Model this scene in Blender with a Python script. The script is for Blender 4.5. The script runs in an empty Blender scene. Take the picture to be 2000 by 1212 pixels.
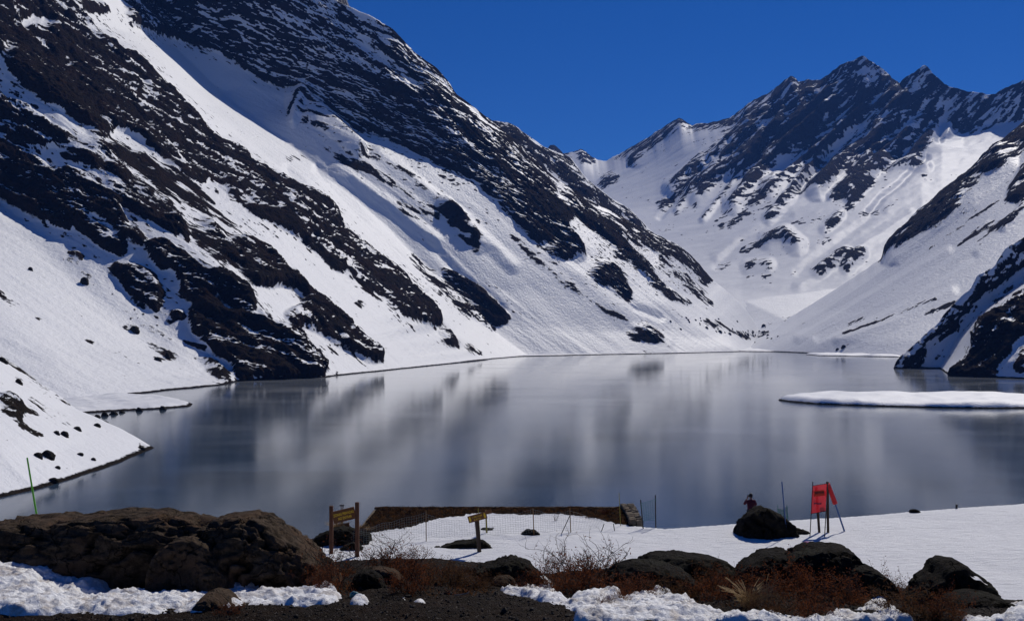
import bpy, bmesh, math, random
import numpy as np
from mathutils import Vector, Matrix

random.seed(7)
rng = np.random.default_rng(11)
SC = bpy.context.scene
COL = SC.collection

# ------------------------------------------------------------------ camera
H = 40.0            # eye height above the lake (lake surface is z = 0)
HY = 646.0          # pixel row of the horizon in the 2000 x 1212 photograph
F = 2000.0          # focal length in photograph pixels
cam_d = bpy.data.cameras.new('camera')
cam_d.sensor_width = 36.0
cam_d.lens = 36.0 * F / 2000.0
cam_d.shift_y = 40.0 / 2000.0
cam_d.clip_start = 0.2
cam_d.clip_end = 40000.0
cam = bpy.data.objects.new('camera', cam_d)
cam.location = (0, 0, H)
cam.rotation_euler = (math.radians(90), 0, 0)
COL.objects.link(cam)
SC.camera = cam

# ------------------------------------------------------------------ light
SUN_EL, SUN_AZ = math.radians(43.5), math.radians(31.0)   # azimuth right of straight ahead
world = bpy.data.worlds.new('World')
SC.world = world
world.use_nodes = True
wn = world.node_tree.nodes
bg = wn['Background']
sky = wn.new('ShaderNodeTexSky')
sky.sky_type = 'NISHITA'
sky.sun_disc = False
sky.sun_elevation = SUN_EL
sky.sun_rotation = SUN_AZ
sky.altitude = 3000.0
sky.air_density = 1.0
sky.dust_density = 0.0
sky.ozone_density = 10.0
hs = wn.new('ShaderNodeHueSaturation')
hs.inputs['Hue'].default_value = 0.512
hs.inputs['Saturation'].default_value = 1.19
hs.inputs['Value'].default_value = 1.0
world.node_tree.links.new(sky.outputs[0], hs.inputs['Color'])
world.node_tree.links.new(hs.outputs[0], bg.inputs['Color'])
bg.inputs['Strength'].default_value = 0.06
sun_d = bpy.data.lights.new('sun', 'SUN')
sun_d.energy = 3.55
sun_d.angle = math.radians(0.53)
sun_d.color = (1.0, 0.945, 0.86)
sun = bpy.data.objects.new('sun', sun_d)
sv = Vector((math.sin(SUN_AZ) * math.cos(SUN_EL), math.cos(SUN_AZ) * math.cos(SUN_EL), math.sin(SUN_EL)))
sun.rotation_euler = sv.to_track_quat('Z', 'Y').to_euler()
sun.location = (0, 0, 300)
COL.objects.link(sun)
SC.view_settings.view_transform = 'Standard'
SC.view_settings.look = 'None'
SC.view_settings.exposure = 0.0
SC.view_settings.gamma = 1.0
SC.view_settings.use_curve_mapping = False
SC.render.engine = 'CYCLES'
SC.cycles.max_bounces = 6
SC.cycles.diffuse_bounces = 3
SC.cycles.glossy_bounces = 3
SC.cycles.transmission_bounces = 4
SC.cycles.volume_bounces = 0
SC.cycles.transparent_max_bounces = 8
SC.cycles.use_denoising = True
SC.cycles.denoiser = 'OPENIMAGEDENOISE'
SC.cycles.denoising_input_passes = 'RGB_ALBEDO_NORMAL'
SC.cycles.denoising_prefilter = 'ACCURATE'
SC.cycles.sample_clamp_indirect = 6.0

# ------------------------------------------------------------------ helpers
def link(o, parent=None):
    COL.objects.link(o)
    if parent is not None:
        o.parent = parent
    return o

def tag(o, label=None, cat=None, group=None, kind=None):
    if label: o['label'] = label
    if cat: o['category'] = cat
    if group: o['group'] = group
    if kind: o['kind'] = kind
    return o

def empty(name, loc=(0, 0, 0), rz=0.0):
    o = bpy.data.objects.new(name, None)
    o.location = loc
    o.rotation_euler = (0, 0, rz)
    o.empty_display_size = 0.3
    COL.objects.link(o)
    return o

def px(x, y, Y):
    """world point seen at photograph pixel (x, y) at distance Y"""
    return np.array([(x - 1000.0) / F * Y, Y, H - (y - HY) / F * Y])

# ---- vectorised gradient noise
_perm = np.random.default_rng(3).permutation(256).astype(np.int32)
_perm = np.concatenate([_perm, _perm])
_g = np.random.default_rng(5).normal(size=(256, 3)).astype(np.float32)
_g /= np.linalg.norm(_g, axis=1, keepdims=True)

def pnoise(P):
    P = np.asarray(P, dtype=np.float32)
    Pi = np.floor(P).astype(np.int32)
    f = P - Pi
    Pi &= 255
    u = f * f * f * (f * (f * 6 - 15) + 10)
    x0, y0, z0 = Pi[:, 0], Pi[:, 1], Pi[:, 2]
    out = []
    for dz in (0, 1):
        for dy in (0, 1):
            for dx in (0, 1):
                h = _perm[_perm[_perm[(x0 + dx) & 255] + ((y0 + dy) & 255)] + ((z0 + dz) & 255)]
                g = _g[h & 255]
                out.append(g[:, 0] * (f[:, 0] - dx) + g[:, 1] * (f[:, 1] - dy) + g[:, 2] * (f[:, 2] - dz))
    def mix(a, b, t): return a + (b - a) * t
    a = mix(mix(out[0], out[1], u[:, 0]), mix(out[2], out[3], u[:, 0]), u[:, 1])
    b = mix(mix(out[4], out[5], u[:, 0]), mix(out[6], out[7], u[:, 0]), u[:, 1])
    return mix(a, b, u[:, 2]) * 1.55

def fbm(P, scale, octv=5, gain=0.5, lac=2.07, ridged=False, off=0.0):
    P = np.asarray(P, dtype=np.float64)
    out = np.zeros(len(P), dtype=np.float32)
    amp, tot, s = 1.0, 0.0, 1.0 / scale
    for k in range(octv):
        n = pnoise(P * s + (off + 17.3 * k))
        if ridged:
            n = 1.0 - 2.0 * np.abs(n)
        out += amp * n
        tot += amp
        amp *= gain
        s *= lac
    return out / tot

def sstep(a, b, x):
    t = np.clip((x - a) / (b - a), 0, 1)
    return t * t * (3 - 2 * t)

# ---- meshes from arrays
def mesh_from(name, V, Fq, smooth=True, attrs=None):
    me = bpy.data.meshes.new(name)
    V = np.ascontiguousarray(V, dtype=np.float32)
    Fq = np.ascontiguousarray(Fq, dtype=np.int32)
    nf, k = Fq.shape
    me.vertices.add(len(V))
    me.vertices.foreach_set('co', V.ravel())
    me.loops.add(nf * k)
    me.loops.foreach_set('vertex_index', Fq.ravel())
    me.polygons.add(nf)
    me.polygons.foreach_set('loop_start', np.arange(0, nf * k, k, dtype=np.int32))
    me.polygons.foreach_set('loop_total', np.full(nf, k, dtype=np.int32))
    me.polygons.foreach_set('use_smooth', np.full(nf, smooth, dtype=bool))
    me.update(calc_edges=True)
    for an, av in (attrs or {}).items():
        a = me.attributes.new(an, 'FLOAT', 'POINT')
        a.data.foreach_set('value', np.ascontiguousarray(av, dtype=np.float32))
    return me

def mesh_obj(name, V, Fq, mat, smooth=True, attrs=None, parent=None):
    me = mesh_from(name, V, Fq, smooth, attrs)
    me.materials.append(mat)
    return link(bpy.data.objects.new(name, me), parent)

def grid_faces(nu, nv, flip=False):
    i = np.arange(nu * nv).reshape(nu, nv)
    a, b, c, d = i[:-1, :-1], i[1:, :-1], i[1:, 1:], i[:-1, 1:]
    q = np.stack([a, b, c, d] if not flip else [a, d, c, b], -1).reshape(-1, 4)
    return q

def grid_normals(G):
    du = np.gradient(G, axis=0)
    dv = np.gradient(G, axis=1)
    n = np.cross(du, dv)
    n /= np.linalg.norm(n, axis=-1, keepdims=True) + 1e-9
    return n

# ---- outline rasters: traced rock outlines, later baked on to the terrain they belong to
RX0, RY0, RX1, RY1, RS = -700, -450, 2700, 1250, 2.0
RW, RH = int((RX1 - RX0) / RS), int((RY1 - RY0) / RS)

class Raster:
    def __init__(self, base=0.0):
        self.a = np.full((RH, RW), base, dtype=np.float32)
    def _box(self, x0, y0, x1, y1):
        i0 = max(0, int((x0 - RX0) / RS)); i1 = min(RW, int((x1 - RX0) / RS) + 2)
        j0 = max(0, int((y0 - RY0) / RS)); j1 = min(RH, int((y1 - RY0) / RS) + 2)
        if i1 <= i0 or j1 <= j0: return None
        xs = RX0 + (np.arange(i0, i1) + 0.5) * RS
        ys = RY0 + (np.arange(j0, j1) + 0.5) * RS
        return (slice(j0, j1), slice(i0, i1)), *np.meshgrid(xs, ys)
    def poly(self, pts, val, mode='set'):
        p = np.array(pts, dtype=float)
        b = self._box(p[:, 0].min(), p[:, 1].min(), p[:, 0].max(), p[:, 1].max())
        if b is None: return
        sl, X, Y = b
        ins = np.zeros(X.shape, dtype=bool)
        n = len(p)
        for k in range(n):
            x0, y0 = p[k]; x1, y1 = p[(k + 1) % n]
            if y0 == y1: continue
            c = ((y0 > Y) != (y1 > Y)) & (X < (x1 - x0) * (Y - y0) / (y1 - y0) + x0)
            ins ^= c
        A = self.a[sl]
        if mode == 'max': A[ins] = np.maximum(A[ins], val)
        else: A[ins] = val
    def stroke(self, pts, w, val, mode='max', soft=0.5):
        p = np.array(pts, dtype=float)
        w0, w1 = w if isinstance(w, (tuple, list)) else (w, w)
        m = max(w0, w1) + 3
        b = self._box(p[:, 0].min() - m, p[:, 1].min() - m, p[:, 0].max() + m, p[:, 1].max() + m)
        if b is None: return
        sl, X, Y = b
        seg = np.hypot(*(p[1:] - p[:-1]).T)
        tot = seg.sum() + 1e-6
        best = np.full(X.shape, 1e9)
        acc = 0.0
        for k in range(len(p) - 1):
            d = p[k + 1] - p[k]
            t = np.clip(((X - p[k, 0]) * d[0] + (Y - p[k, 1]) * d[1]) / (d @ d + 1e-9), 0, 1)
            dist = np.hypot(X - p[k, 0] - t * d[0], Y - p[k, 1] - t * d[1])
            ww = w0 + (w1 - w0) * (acc + t * seg[k]) / tot
            best = np.minimum(best, dist / ww)
            acc += seg[k]
        if mode == 'tent':
            self.a[sl] += val * np.clip(1 - best / 1.5, 0, 1)
            return
        f = 1 - sstep(1 - soft, 1.0 + soft * 0.6, best)
        A = self.a[sl]
        if mode == 'max': A[...] = np.maximum(A, val * f)
        elif mode == 'add': A[...] = A + val * f
        else: A[...] = A + (val - A) * f
    def blur(self, r):
        k = int(max(1, round(r / RS)))
        a = self.a
        for _ in range(2):
            for ax in (0, 1):
                c = np.cumsum(np.pad(a, [(k + 1, k) if i == ax else (0, 0) for i in (0, 1)], mode='edge'), axis=ax)
                n = a.shape[ax]
                hi = np.take(c, np.arange(2 * k + 1, 2 * k + 1 + n), axis=ax)
                lo = np.take(c, np.arange(0, n), axis=ax)
                a = (hi - lo) / (2 * k + 1)
        r2 = Raster(); r2.a = a.astype(np.float32)
        return r2
    def sample(self, x, y):
        u = np.clip((x - RX0) / RS - 0.5, 0, RW - 1.001); v = np.clip((y - RY0) / RS - 0.5, 0, RH - 1.001)
        i = u.astype(int); j = v.astype(int); fu = u - i; fv = v - j
        a = self.a
        return (a[j, i] * (1 - fu) + a[j, i + 1] * fu) * (1 - fv) + (a[j + 1, i] * (1 - fu) + a[j + 1, i + 1] * fu) * fv

def to_px(P):
    Y = np.maximum(P[:, 1], 1.0)
    return 1000 + F * P[:, 0] / Y, HY + F * (H - P[:, 2]) / Y

# ---- lofted terrain: fall lines (or rows) traced in the photograph, each with its own distance
def line3(pts, M):
    """pts: (x, y[, Y]); distance given at some points, inverse distance interpolated along the line"""
    p = np.array([(q[0], q[1]) for q in pts], dtype=float)
    s = np.concatenate([[0], np.cumsum(np.hypot(*(p[1:] - p[:-1]).T))])
    ks = [i for i, q in enumerate(pts) if len(q) > 2]
    inv = np.interp(s, s[ks], [1.0 / pts[i][2] for i in ks])
    t = np.linspace(0, s[-1], M)
    X, Yp, I = np.interp(t, s, p[:, 0]), np.interp(t, s, p[:, 1]), np.interp(t, s, inv)
    D = 1 / I
    return np.stack([(X - 1000) / F * D, D, H - (Yp - HY) / F * D], -1)

def smooth_axis(G, ax, r, it=2):
    for _ in range(it):
        k = r
        Gp = np.pad(G, [(k, k) if i == ax else (0, 0) for i in range(3)], mode='reflect', reflect_type='odd')
        c = np.cumsum(np.concatenate([np.zeros_like(np.take(Gp, [0], axis=ax)), Gp], axis=ax), axis=ax)
        n = G.shape[ax]
        G = (np.take(c, np.arange(2 * k + 1, 2 * k + 1 + n), axis=ax) - np.take(c, np.arange(0, n), axis=ax)) / (2 * k + 1)
    return G

def loft(lines, segs, M, sm_u=4, sm_v=3):
    L = [l if isinstance(l, np.ndarray) else line3(l, M) for l in lines]
    rows = []
    for k in range(len(L) - 1):
        n = segs[k] if isinstance(segs, (list, tuple)) else segs
        for t in np.linspace(0, 1, n, endpoint=False):
            rows.append(L[k] * (1 - t) + L[k + 1] * t)
    rows.append(L[-1])
    G = np.array(rows)
    if sm_u: G = smooth_axis(G, 0, sm_u)
    if sm_v: G = smooth_axis(G, 1, sm_v)
    return G

def jag(c, amp, wl, seed=0.0):
    """small teeth along a crest line"""
    s = np.concatenate([[0], np.cumsum(np.linalg.norm(np.diff(c, axis=0), axis=1))])
    P = np.stack([s, 0 * s + seed * 7.7, 0 * s], -1)
    c = c.copy()
    c[:, 2] += amp * fbm(P, wl, 5, gain=0.6, ridged=True)
    return c

def skirt(G, down=9.0, out=7.0, n=5):
    """carry the foot of a slope on under the water"""
    d = G[:, -1] - G[:, -8]
    d[:, 2] = 0
    d /= np.linalg.norm(d, axis=-1, keepdims=True) + 1e-6
    ex = [G[:, -1] + d * (out * k / n) + np.array([0, 0, -down * (k / n)]) for k in range(1, n + 1)]
    return np.concatenate([G, np.stack(ex, 1)], axis=1)

def terrain(name, G, rock, bump=None, amp=9.0, wl=60.0, along=(1, 0, -0.7), squash=0.35, mat=None,
            snow_amp=1.2, warp=7.0, shore=0.0, flip=False, bias=0.0, ledge=1.3, crest=None, groove=0.5, heavy=0.82, speck=0.26, fr=0.5, sk=1.5, sq2=None, dip=20.0, st=0.8):
    nu, nv, _ = G.shape
    N = grid_normals(G)
    if N[..., 2].mean() < 0:
        N = -N; flip = not flip
    P = G.reshape(-1, 3); n = N.reshape(-1, 3)
    d = np.array(along, float); d /= np.linalg.norm(d)
    pd = (P @ d)[:, None] * d[None]
    Q = P - (1 - squash) * pd
    Q2 = P - 0.9 * pd
    x, y = to_px(P)
    wx = fbm(Q, wl * 0.5, 4, off=3.1) * warp
    wy = fbm(Q, wl * 0.5, 4, off=9.7) * warp
    wx = wx + fbm(Q, wl * 0.13, 3, off=63.1) * warp * 0.7
    wy = wy + fbm(Q, wl * 0.13, 3, off=69.7) * warp * 0.7
    R0 = rock.sample(x + wx, y + wy)
    R1 = rock.blur(7).sample(x + wx * 0.5, y + wy * 0.5)
    R2 = rock.blur(34).sample(x, y)
    big = fbm(Q, wl * 1.7, 4, ridged=True, off=1.0)
    fine = fbm(Q, wl * 0.5, 5, gain=0.62, ridged=True, off=5.0)
    fine2 = fbm(Q, wl * 0.22, 4, gain=0.65, ridged=True, off=8.0)
    # strata: ledges dipping gently to one side, wobbling with the folds of the rock
    sn_ = np.array([math.sin(math.radians(dip)), 0.12, math.cos(math.radians(dip))])
    v_ = P @ sn_ + wl * 0.28 * fbm(P, wl * 1.6, 3, off=81.0)
    t_ = P[:, 0] * 0.05
    strat = fbm(np.stack([v_, t_, P[:, 1] * 0.05], -1), wl * 0.16, 4, gain=0.6, off=87.0)
    w = np.ones(len(P))
    if crest is not None:
        u = np.abs(np.arange(nu) - crest[0])
        w = np.repeat(0.06 + 0.94 * sstep(0, crest[1], u), nv)
    rs = sstep(0.25, 0.80, R1)
    disp = rs * amp * (w * (0.6 * big + 0.65 * fine) + (0.4 + 0.6 * w) * 0.38 * fine2 + 0.04 + 0.30 * st * w * strat)
    disp = disp + (1 - rs) * (snow_amp * fbm(Q, wl * 1.2, 3, off=21.0) * w + groove * fbm(Q2, wl * 0.3, 3, ridged=True, off=27.0) * w)
    if bump is not None:
        disp = disp + bump.sample(x + wx * 0.4, y + wy * 0.4) * (0.1 + 0.9 * w)
    P2 = P + n * disp[:, None]
    N2 = grid_normals(P2.reshape(nu, nv, 3))
    if N2[..., 2].mean() < 0: N2 = -N2
    steep = n[:, 2] - N2[..., 2].ravel()        # >0 where steeper than the general slope
    R = (1 - fr) * R0 + fr * R1
    Q3 = P - (1 - (sq2 or squash * 0.6)) * pd
    streak = fbm(Q3, wl * 0.17, 5, gain=0.68, off=33.0)
    st2 = fbm(Q, wl * 0.75, 4, gain=0.6, off=41.0)
    rk = (R - 0.5) * heavy + bias + ledge * np.clip(steep, -0.35, 0.45) * sstep(0.1, 0.6, R) + (sk * streak + 0.95 * st2 + st * strat) * sstep(0.02, 0.30, R) + 0.10 * fine2 * sstep(0.05, 0.3, R)
    rk = np.where(R < 0.03, -0.6 + R * 4, rk)
    # stones showing through the snow, thicker near the rock
    sp = fbm(Q, wl * 0.085, 3, gain=0.6, off=51.0)
    lo = fbm(P, wl * 1.3, 3, off=57.0)
    sp_r = (sp - (0.58 - speck * np.clip(R2 * 2.4, 0, 1) - 0.35 * lo)) * 2.2
    rk = np.maximum(rk, np.clip(sp_r, -1, 0.45))
    if shore > 0:
        rk = np.maximum(rk, 0.5 - (P2[:, 2] - shore * (1 + 0.8 * streak)) * 0.9)
    o = mesh_obj(name, P2, grid_faces(nu, nv, flip), mat, True, {'rock': rk})
    tag(o, kind='structure')
    return o
# ------------------------------------------------------------------ materials
def new_mat(name):
    m = bpy.data.materials.new(name)
    m.use_nodes = True
    nt = m.node_tree
    b = nt.nodes['Principled BSDF']
    return m, nt, b

def nd(nt, t, **kw):
    n = nt.nodes.new(t)
    for k, v in kw.items():
        if k in n.inputs: n.inputs[k].default_value = v
        else: setattr(n, k, v)
    return n

def noise(nt, scale, detail=6, rough=0.6, vec=None, dist=0.0):
    n = nd(nt, 'ShaderNodeTexNoise')
    n.inputs['Scale'].default_value = scale
    n.inputs['Detail'].default_value = detail
    n.inputs['Roughness'].default_value = rough
    n.inputs['Distortion'].default_value = dist
    if vec is not None: nt.links.new(vec, n.inputs['Vector'])
    return n

def ramp(nt, fac, stops):
    r = nd(nt, 'ShaderNodeValToRGB')
    e = r.color_ramp.elements
    while len(e) < len(stops): e.new(0.5)
    for k, (p, c) in enumerate(stops):
        e[k].position = p
        e[k].color = (c[0], c[1], c[2], 1)
    nt.links.new(fac, r.inputs['Fac'])
    return r

def math_n(nt, op, a, b=None, c=None):
    n = nd(nt, 'ShaderNodeMath', operation=op)
    for i, v in enumerate((a, b, c)):
        if v is None: continue
        if isinstance(v, (int, float)): n.inputs[i].default_value = v
        else: nt.links.new(v, n.inputs[i])
    return n.outputs[0]

def mixc(nt, fac, a, b):
    n = nd(nt, 'ShaderNodeMix', data_type='RGBA')
    for i, v in ((0, fac), (6, a), (7, b)):
        if isinstance(v, (int, float)): n.inputs[i].default_value = v
        elif isinstance(v, tuple): n.inputs[i].default_value = (*v, 1)
        else: nt.links.new(v, n.inputs[i])
    return n.outputs[2]

def geo_pos(nt):
    return nd(nt, 'ShaderNodeNewGeometry').outputs['Position']

def bump_n(nt, height, strength, dist, normal=None):
    b = nd(nt, 'ShaderNodeBump')
    b.inputs['Strength'].default_value = strength
    b.inputs['Distance'].default_value = dist
    nt.links.new(height, b.inputs['Height'])
    if normal is not None: nt.links.new(normal, b.inputs['Normal'])
    return b.outputs[0]

def terrain_mat(name, fine, rock_dark, rock_light, rock_warm, snow=(0.80, 0.81, 0.83), edge=0.16, stretch=(1, 1, 1), rb=0.9, sb=0.7, ss=0.20):
    """snow over rock: the painted-on attribute 'rock' says where rock comes through; fine = size of the fine detail in metres"""
    m, nt, b = new_mat(name)
    pos = geo_pos(nt)
    mp = nd(nt, 'ShaderNodeMapping')
    mp.inputs['Scale'].default_value = stretch
    nt.links.new(pos, mp.inputs['Vector'])
    v = mp.outputs[0]
    at = nd(nt, 'ShaderNodeAttribute', attribute_name='rock')
    n1 = noise(nt, 1.0 / fine, 5, 0.65, v)
    n2 = noise(nt, 0.22 / fine, 4, 0.6, v)
    s = math_n(nt, 'ADD', at.outputs['Fac'], math_n(nt, 'MULTIPLY', math_n(nt, 'SUBTRACT', n1.outputs['Fac'], 0.5), 0.75))
    fac = nd(nt, 'ShaderNodeMapRange', interpolation_type='SMOOTHSTEP')
    nt.links.new(s, fac.inputs['Value'])
    fac.inputs['From Min'].default_value = -edge * 0.5
    fac.inputs['From Max'].default_value = edge * 0.5
    rc = ramp(nt, n1.outputs['Fac'], [(0.25, rock_dark), (0.75, rock_light)])
    rc2 = mixc(nt, ramp(nt, n2.outputs['Fac'], [(0.45, (0, 0, 0)), (0.7, (1, 1, 1))]).outputs[0], rc.outputs[0], rock_warm)
    n3 = noise(nt, 0.06 / fine, 3, 0.5, v)
    sc = mixc(nt, n3.outputs['Fac'], (snow[0] * 0.95, snow[1] * 0.955, snow[2] * 0.965), snow)
    col = mixc(nt, fac.outputs[0], sc, rc2)
    nt.links.new(col, b.inputs['Base Color'])
    nt.links.new(math_n(nt, 'MULTIPLY_ADD', fac.outputs[0], 0.42, 0.5), b.inputs['Roughness'])
    nt.links.new(math_n(nt, 'MULTIPLY_ADD', fac.outputs[0], 0.015 - ss, ss), b.inputs['Specular IOR Level'])
    hgt = math_n(nt, 'MULTIPLY', n1.outputs['Fac'], math_n(nt, 'ADD', math_n(nt, 'MULTIPLY', fac.outputs[0], rb), sb * 0.3))
    nt.links.new(bump_n(nt, hgt, 0.8, fine * 1.6), b.inputs['Normal'])
    return m

M_left = terrain_mat('left_mountain_snow_rock', 5.0, (0.005, 0.0046, 0.0046), (0.026, 0.020, 0.016), (0.028, 0.017, 0.012))
M_far = terrain_mat('far_mountain_snow_rock', 14.0, (0.007, 0.0065, 0.0065), (0.028, 0.023, 0.02), (0.026, 0.018, 0.015), sb=0.12, ss=0.02)
M_right = terrain_mat('right_mountain_snow_rock', 6.0, (0.010, 0.009, 0.009), (0.034, 0.027, 0.023), (0.032, 0.021, 0.017))
M_near = terrain_mat('near_slope_snow_rock', 1.2, (0.008, 0.007, 0.006), (0.036, 0.030, 0.024), (0.03, 0.021, 0.015))

def simple(name, col, rough=0.6, spec=0.3, var=0.25, scale=8.0, bump=0.0, bdist=0.01, metal=0.0, obj=True, stretch=None):
    m, nt, b = new_mat(name)
    if obj: v = nd(nt, 'ShaderNodeTexCoord').outputs['Object']
    else: v = geo_pos(nt)
    if stretch:
        mp = nd(nt, 'ShaderNodeMapping'); mp.inputs['Scale'].default_value = stretch
        nt.links.new(v, mp.inputs['Vector']); v = mp.outputs[0]
    n = noise(nt, scale, 6, 0.6, v)
    lo = tuple(c * (1 - var) for c in col); hi = tuple(min(1, c * (1 + var)) for c in col)
    nt.links.new(ramp(nt, n.outputs['Fac'], [(0.3, lo), (0.7, hi)]).outputs[0], b.inputs['Base Color'])
    b.inputs['Roughness'].default_value = rough
    b.inputs['Specular IOR Level'].default_value = spec
    b.inputs['Metallic'].default_value = metal
    if bump: nt.links.new(bump_n(nt, n.outputs['Fac'], bump, bdist), b.inputs['Normal'])
    return m

# lake: half frozen, a dull mirror
def lake_mat():
    m, nt, b = new_mat('lake_ice_water')
    pos = geo_pos(nt)
    mp = nd(nt, 'ShaderNodeMapping'); mp.inputs['Scale'].default_value = (0.010, 0.014, 0.05)
    nt.links.new(pos, mp.inputs['Vector'])
    n1 = noise(nt, 1.0, 5, 0.55, mp.outputs[0], 0.6)
    mp2 = nd(nt, 'ShaderNodeMapping'); mp2.inputs['Scale'].default_value = (0.35, 0.5, 0.3)
    nt.links.new(pos, mp2.inputs['Vector'])
    n2 = noise(nt, 1.0, 5, 0.6, mp2.outputs[0], 0.3)
    # far half frosted ice, near half clear ice and water, reflections painted into both
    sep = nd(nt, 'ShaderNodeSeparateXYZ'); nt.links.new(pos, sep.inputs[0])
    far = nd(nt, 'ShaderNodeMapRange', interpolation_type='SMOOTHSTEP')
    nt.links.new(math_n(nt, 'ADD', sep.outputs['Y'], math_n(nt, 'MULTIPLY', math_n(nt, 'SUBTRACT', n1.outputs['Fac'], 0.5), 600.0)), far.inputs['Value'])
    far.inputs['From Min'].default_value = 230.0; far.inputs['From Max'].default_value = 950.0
    c1 = ramp(nt, n1.outputs['Fac'], [(0.3, (0.022, 0.044, 0.078)), (0.6, (0.045, 0.076, 0.125)), (0.8, (0.075, 0.115, 0.17))])  # blue of the reflected sky put into the near colour
    c2 = ramp(nt, n1.outputs['Fac'], [(0.3, (0.11, 0.125, 0.145)), (0.7, (0.25, 0.265, 0.285))])  # pale reflection of the snow put into the frost colour
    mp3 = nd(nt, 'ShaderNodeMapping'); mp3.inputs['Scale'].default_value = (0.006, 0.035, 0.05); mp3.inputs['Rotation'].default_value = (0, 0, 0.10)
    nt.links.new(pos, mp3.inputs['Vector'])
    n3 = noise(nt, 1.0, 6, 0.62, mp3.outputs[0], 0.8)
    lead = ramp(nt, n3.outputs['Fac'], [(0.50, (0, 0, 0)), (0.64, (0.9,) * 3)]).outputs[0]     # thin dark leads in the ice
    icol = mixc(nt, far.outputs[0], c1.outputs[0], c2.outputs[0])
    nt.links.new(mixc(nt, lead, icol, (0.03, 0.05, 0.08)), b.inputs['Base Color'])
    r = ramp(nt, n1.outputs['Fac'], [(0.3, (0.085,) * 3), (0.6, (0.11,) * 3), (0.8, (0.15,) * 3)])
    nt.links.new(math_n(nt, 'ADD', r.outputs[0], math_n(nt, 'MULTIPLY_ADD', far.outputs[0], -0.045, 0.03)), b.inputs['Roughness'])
    b.inputs['IOR'].default_value = 1.31
    b.inputs['Specular IOR Level'].default_value = 0.5
    h = math_n(nt, 'ADD', n2.outputs['Fac'], math_n(nt, 'MULTIPLY', n1.outputs['Fac'], 1.0))
    nt.links.new(bump_n(nt, h, 0.05, 0.20), b.inputs['Normal'])
    return m
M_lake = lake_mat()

def boulder_mat(name, dark, light, lich, scale):
    m, nt, b = new_mat(name)
    v = geo_pos(nt)
    n1 = noise(nt, scale, 8, 0.68, v)
    n2 = noise(nt, scale * 0.22, 4, 0.6, v)
    n3 = noise(nt, scale * 5, 4, 0.7, v)
    c = ramp(nt, n1.outputs['Fac'], [(0.3, dark), (0.72, light)]).outputs[0]
    c = mixc(nt, ramp(nt, n2.outputs['Fac'], [(0.5, (0, 0, 0)), (0.66, (1, 1, 1))]).outputs[0], c, lich)
    c = mixc(nt, ramp(nt, n3.outputs['Fac'], [(0.62, (0, 0, 0)), (0.75, (0.55,) * 3)]).outputs[0], c, tuple(min(1, 1.9 * q) for q in light))
    # cracks
    dv = nd(nt, 'ShaderNodeVectorMath', operation='MULTIPLY_ADD')
    nt.links.new(n2.outputs['Color'], dv.inputs[0]); dv.inputs[1].default_value = (6.0 / scale,) * 3; nt.links.new(v, dv.inputs[2])
    vo = nd(nt, 'ShaderNodeTexVoronoi', feature='DISTANCE_TO_EDGE'); vo.inputs['Scale'].default_value = scale * 0.16
    nt.links.new(dv.outputs[0], vo.inputs['Vector'])
    ck = ramp(nt, vo.outputs['Distance'], [(0.0, (0.25,) * 3), (0.022, (1, 1, 1))]).outputs[0]
    c = mixc(nt, ck, tuple(0.5 * q for q in dark), c)
    nt.links.new(c, b.inputs['Base Color'])
    b.inputs['Roughness'].default_value = 0.85
    b.inputs['Specular IOR Level'].default_value = 0.04
    h = math_n(nt, 'ADD', math_n(nt, 'MULTIPLY', n1.outputs['Fac'], 0.9), math_n(nt, 'MULTIPLY', n3.outputs['Fac'], 0.35))
    h = math_n(nt, 'ADD', h, math_n(nt, 'MULTIPLY', ck, 0.35))
    nt.links.new(bump_n(nt, h, 1.0, 0.75 / scale), b.inputs['Normal'])
    return m
M_bould_brown = boulder_mat('brown_lava_rock', (0.010, 0.008, 0.006), (0.13, 0.095, 0.068), (0.11, 0.070, 0.046), 9.0)
M_bould_dark = boulder_mat('dark_rock', (0.006, 0.0055, 0.005), (0.032, 0.027, 0.022), (0.030, 0.029, 0.022), 8.0)
M_bould_far = boulder_mat('dark_rock_on_snow', (0.007, 0.006, 0.005), (0.036, 0.032, 0.025), (0.026, 0.024, 0.018), 2.5)

def earth_mat():
    m, nt, b = new_mat('dark_gravel_earth')
    v = geo_pos(nt)
    n1 = noise(nt, 22.0, 6, 0.7, v); n2 = noise(nt, 2.2, 4, 0.6, v)
    vo = nd(nt, 'ShaderNodeTexVoronoi'); vo.inputs['Scale'].default_value = 55.0; nt.links.new(v, vo.inputs['Vector'])
    c = ramp(nt, n1.outputs['Fac'], [(0.3, (0.005, 0.004, 0.003)), (0.7, (0.024, 0.016, 0.011))]).outputs[0]
    c = mixc(nt, ramp(nt, n2.outputs['Fac'], [(0.45, (0, 0, 0)), (0.7, (0.7,) * 3)]).outputs[0], c, (0.022, 0.011, 0.006))
    sepc = nd(nt, 'ShaderNodeSeparateColor'); nt.links.new(vo.outputs['Color'], sepc.inputs[0])
    c = mixc(nt, ramp(nt, sepc.outputs[0], [(0.93, (0, 0, 0)), (0.97, (0.8,) * 3)]).outputs[0], c, (0.09, 0.08, 0.072))
    nt.links.new(c, b.inputs['Base Color'])
    b.inputs['Roughness'].default_value = 0.8
    b.inputs['Specular IOR Level'].default_value = 0.05
    h = math_n(nt, 'SUBTRACT', n1.outputs['Fac'], math_n(nt, 'MULTIPLY', vo.outputs['Distance'], 0.8))
    nt.links.new(bump_n(nt, h, 1.0, 0.03), b.inputs['Normal'])
    return m
M_earth = earth_mat()

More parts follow.
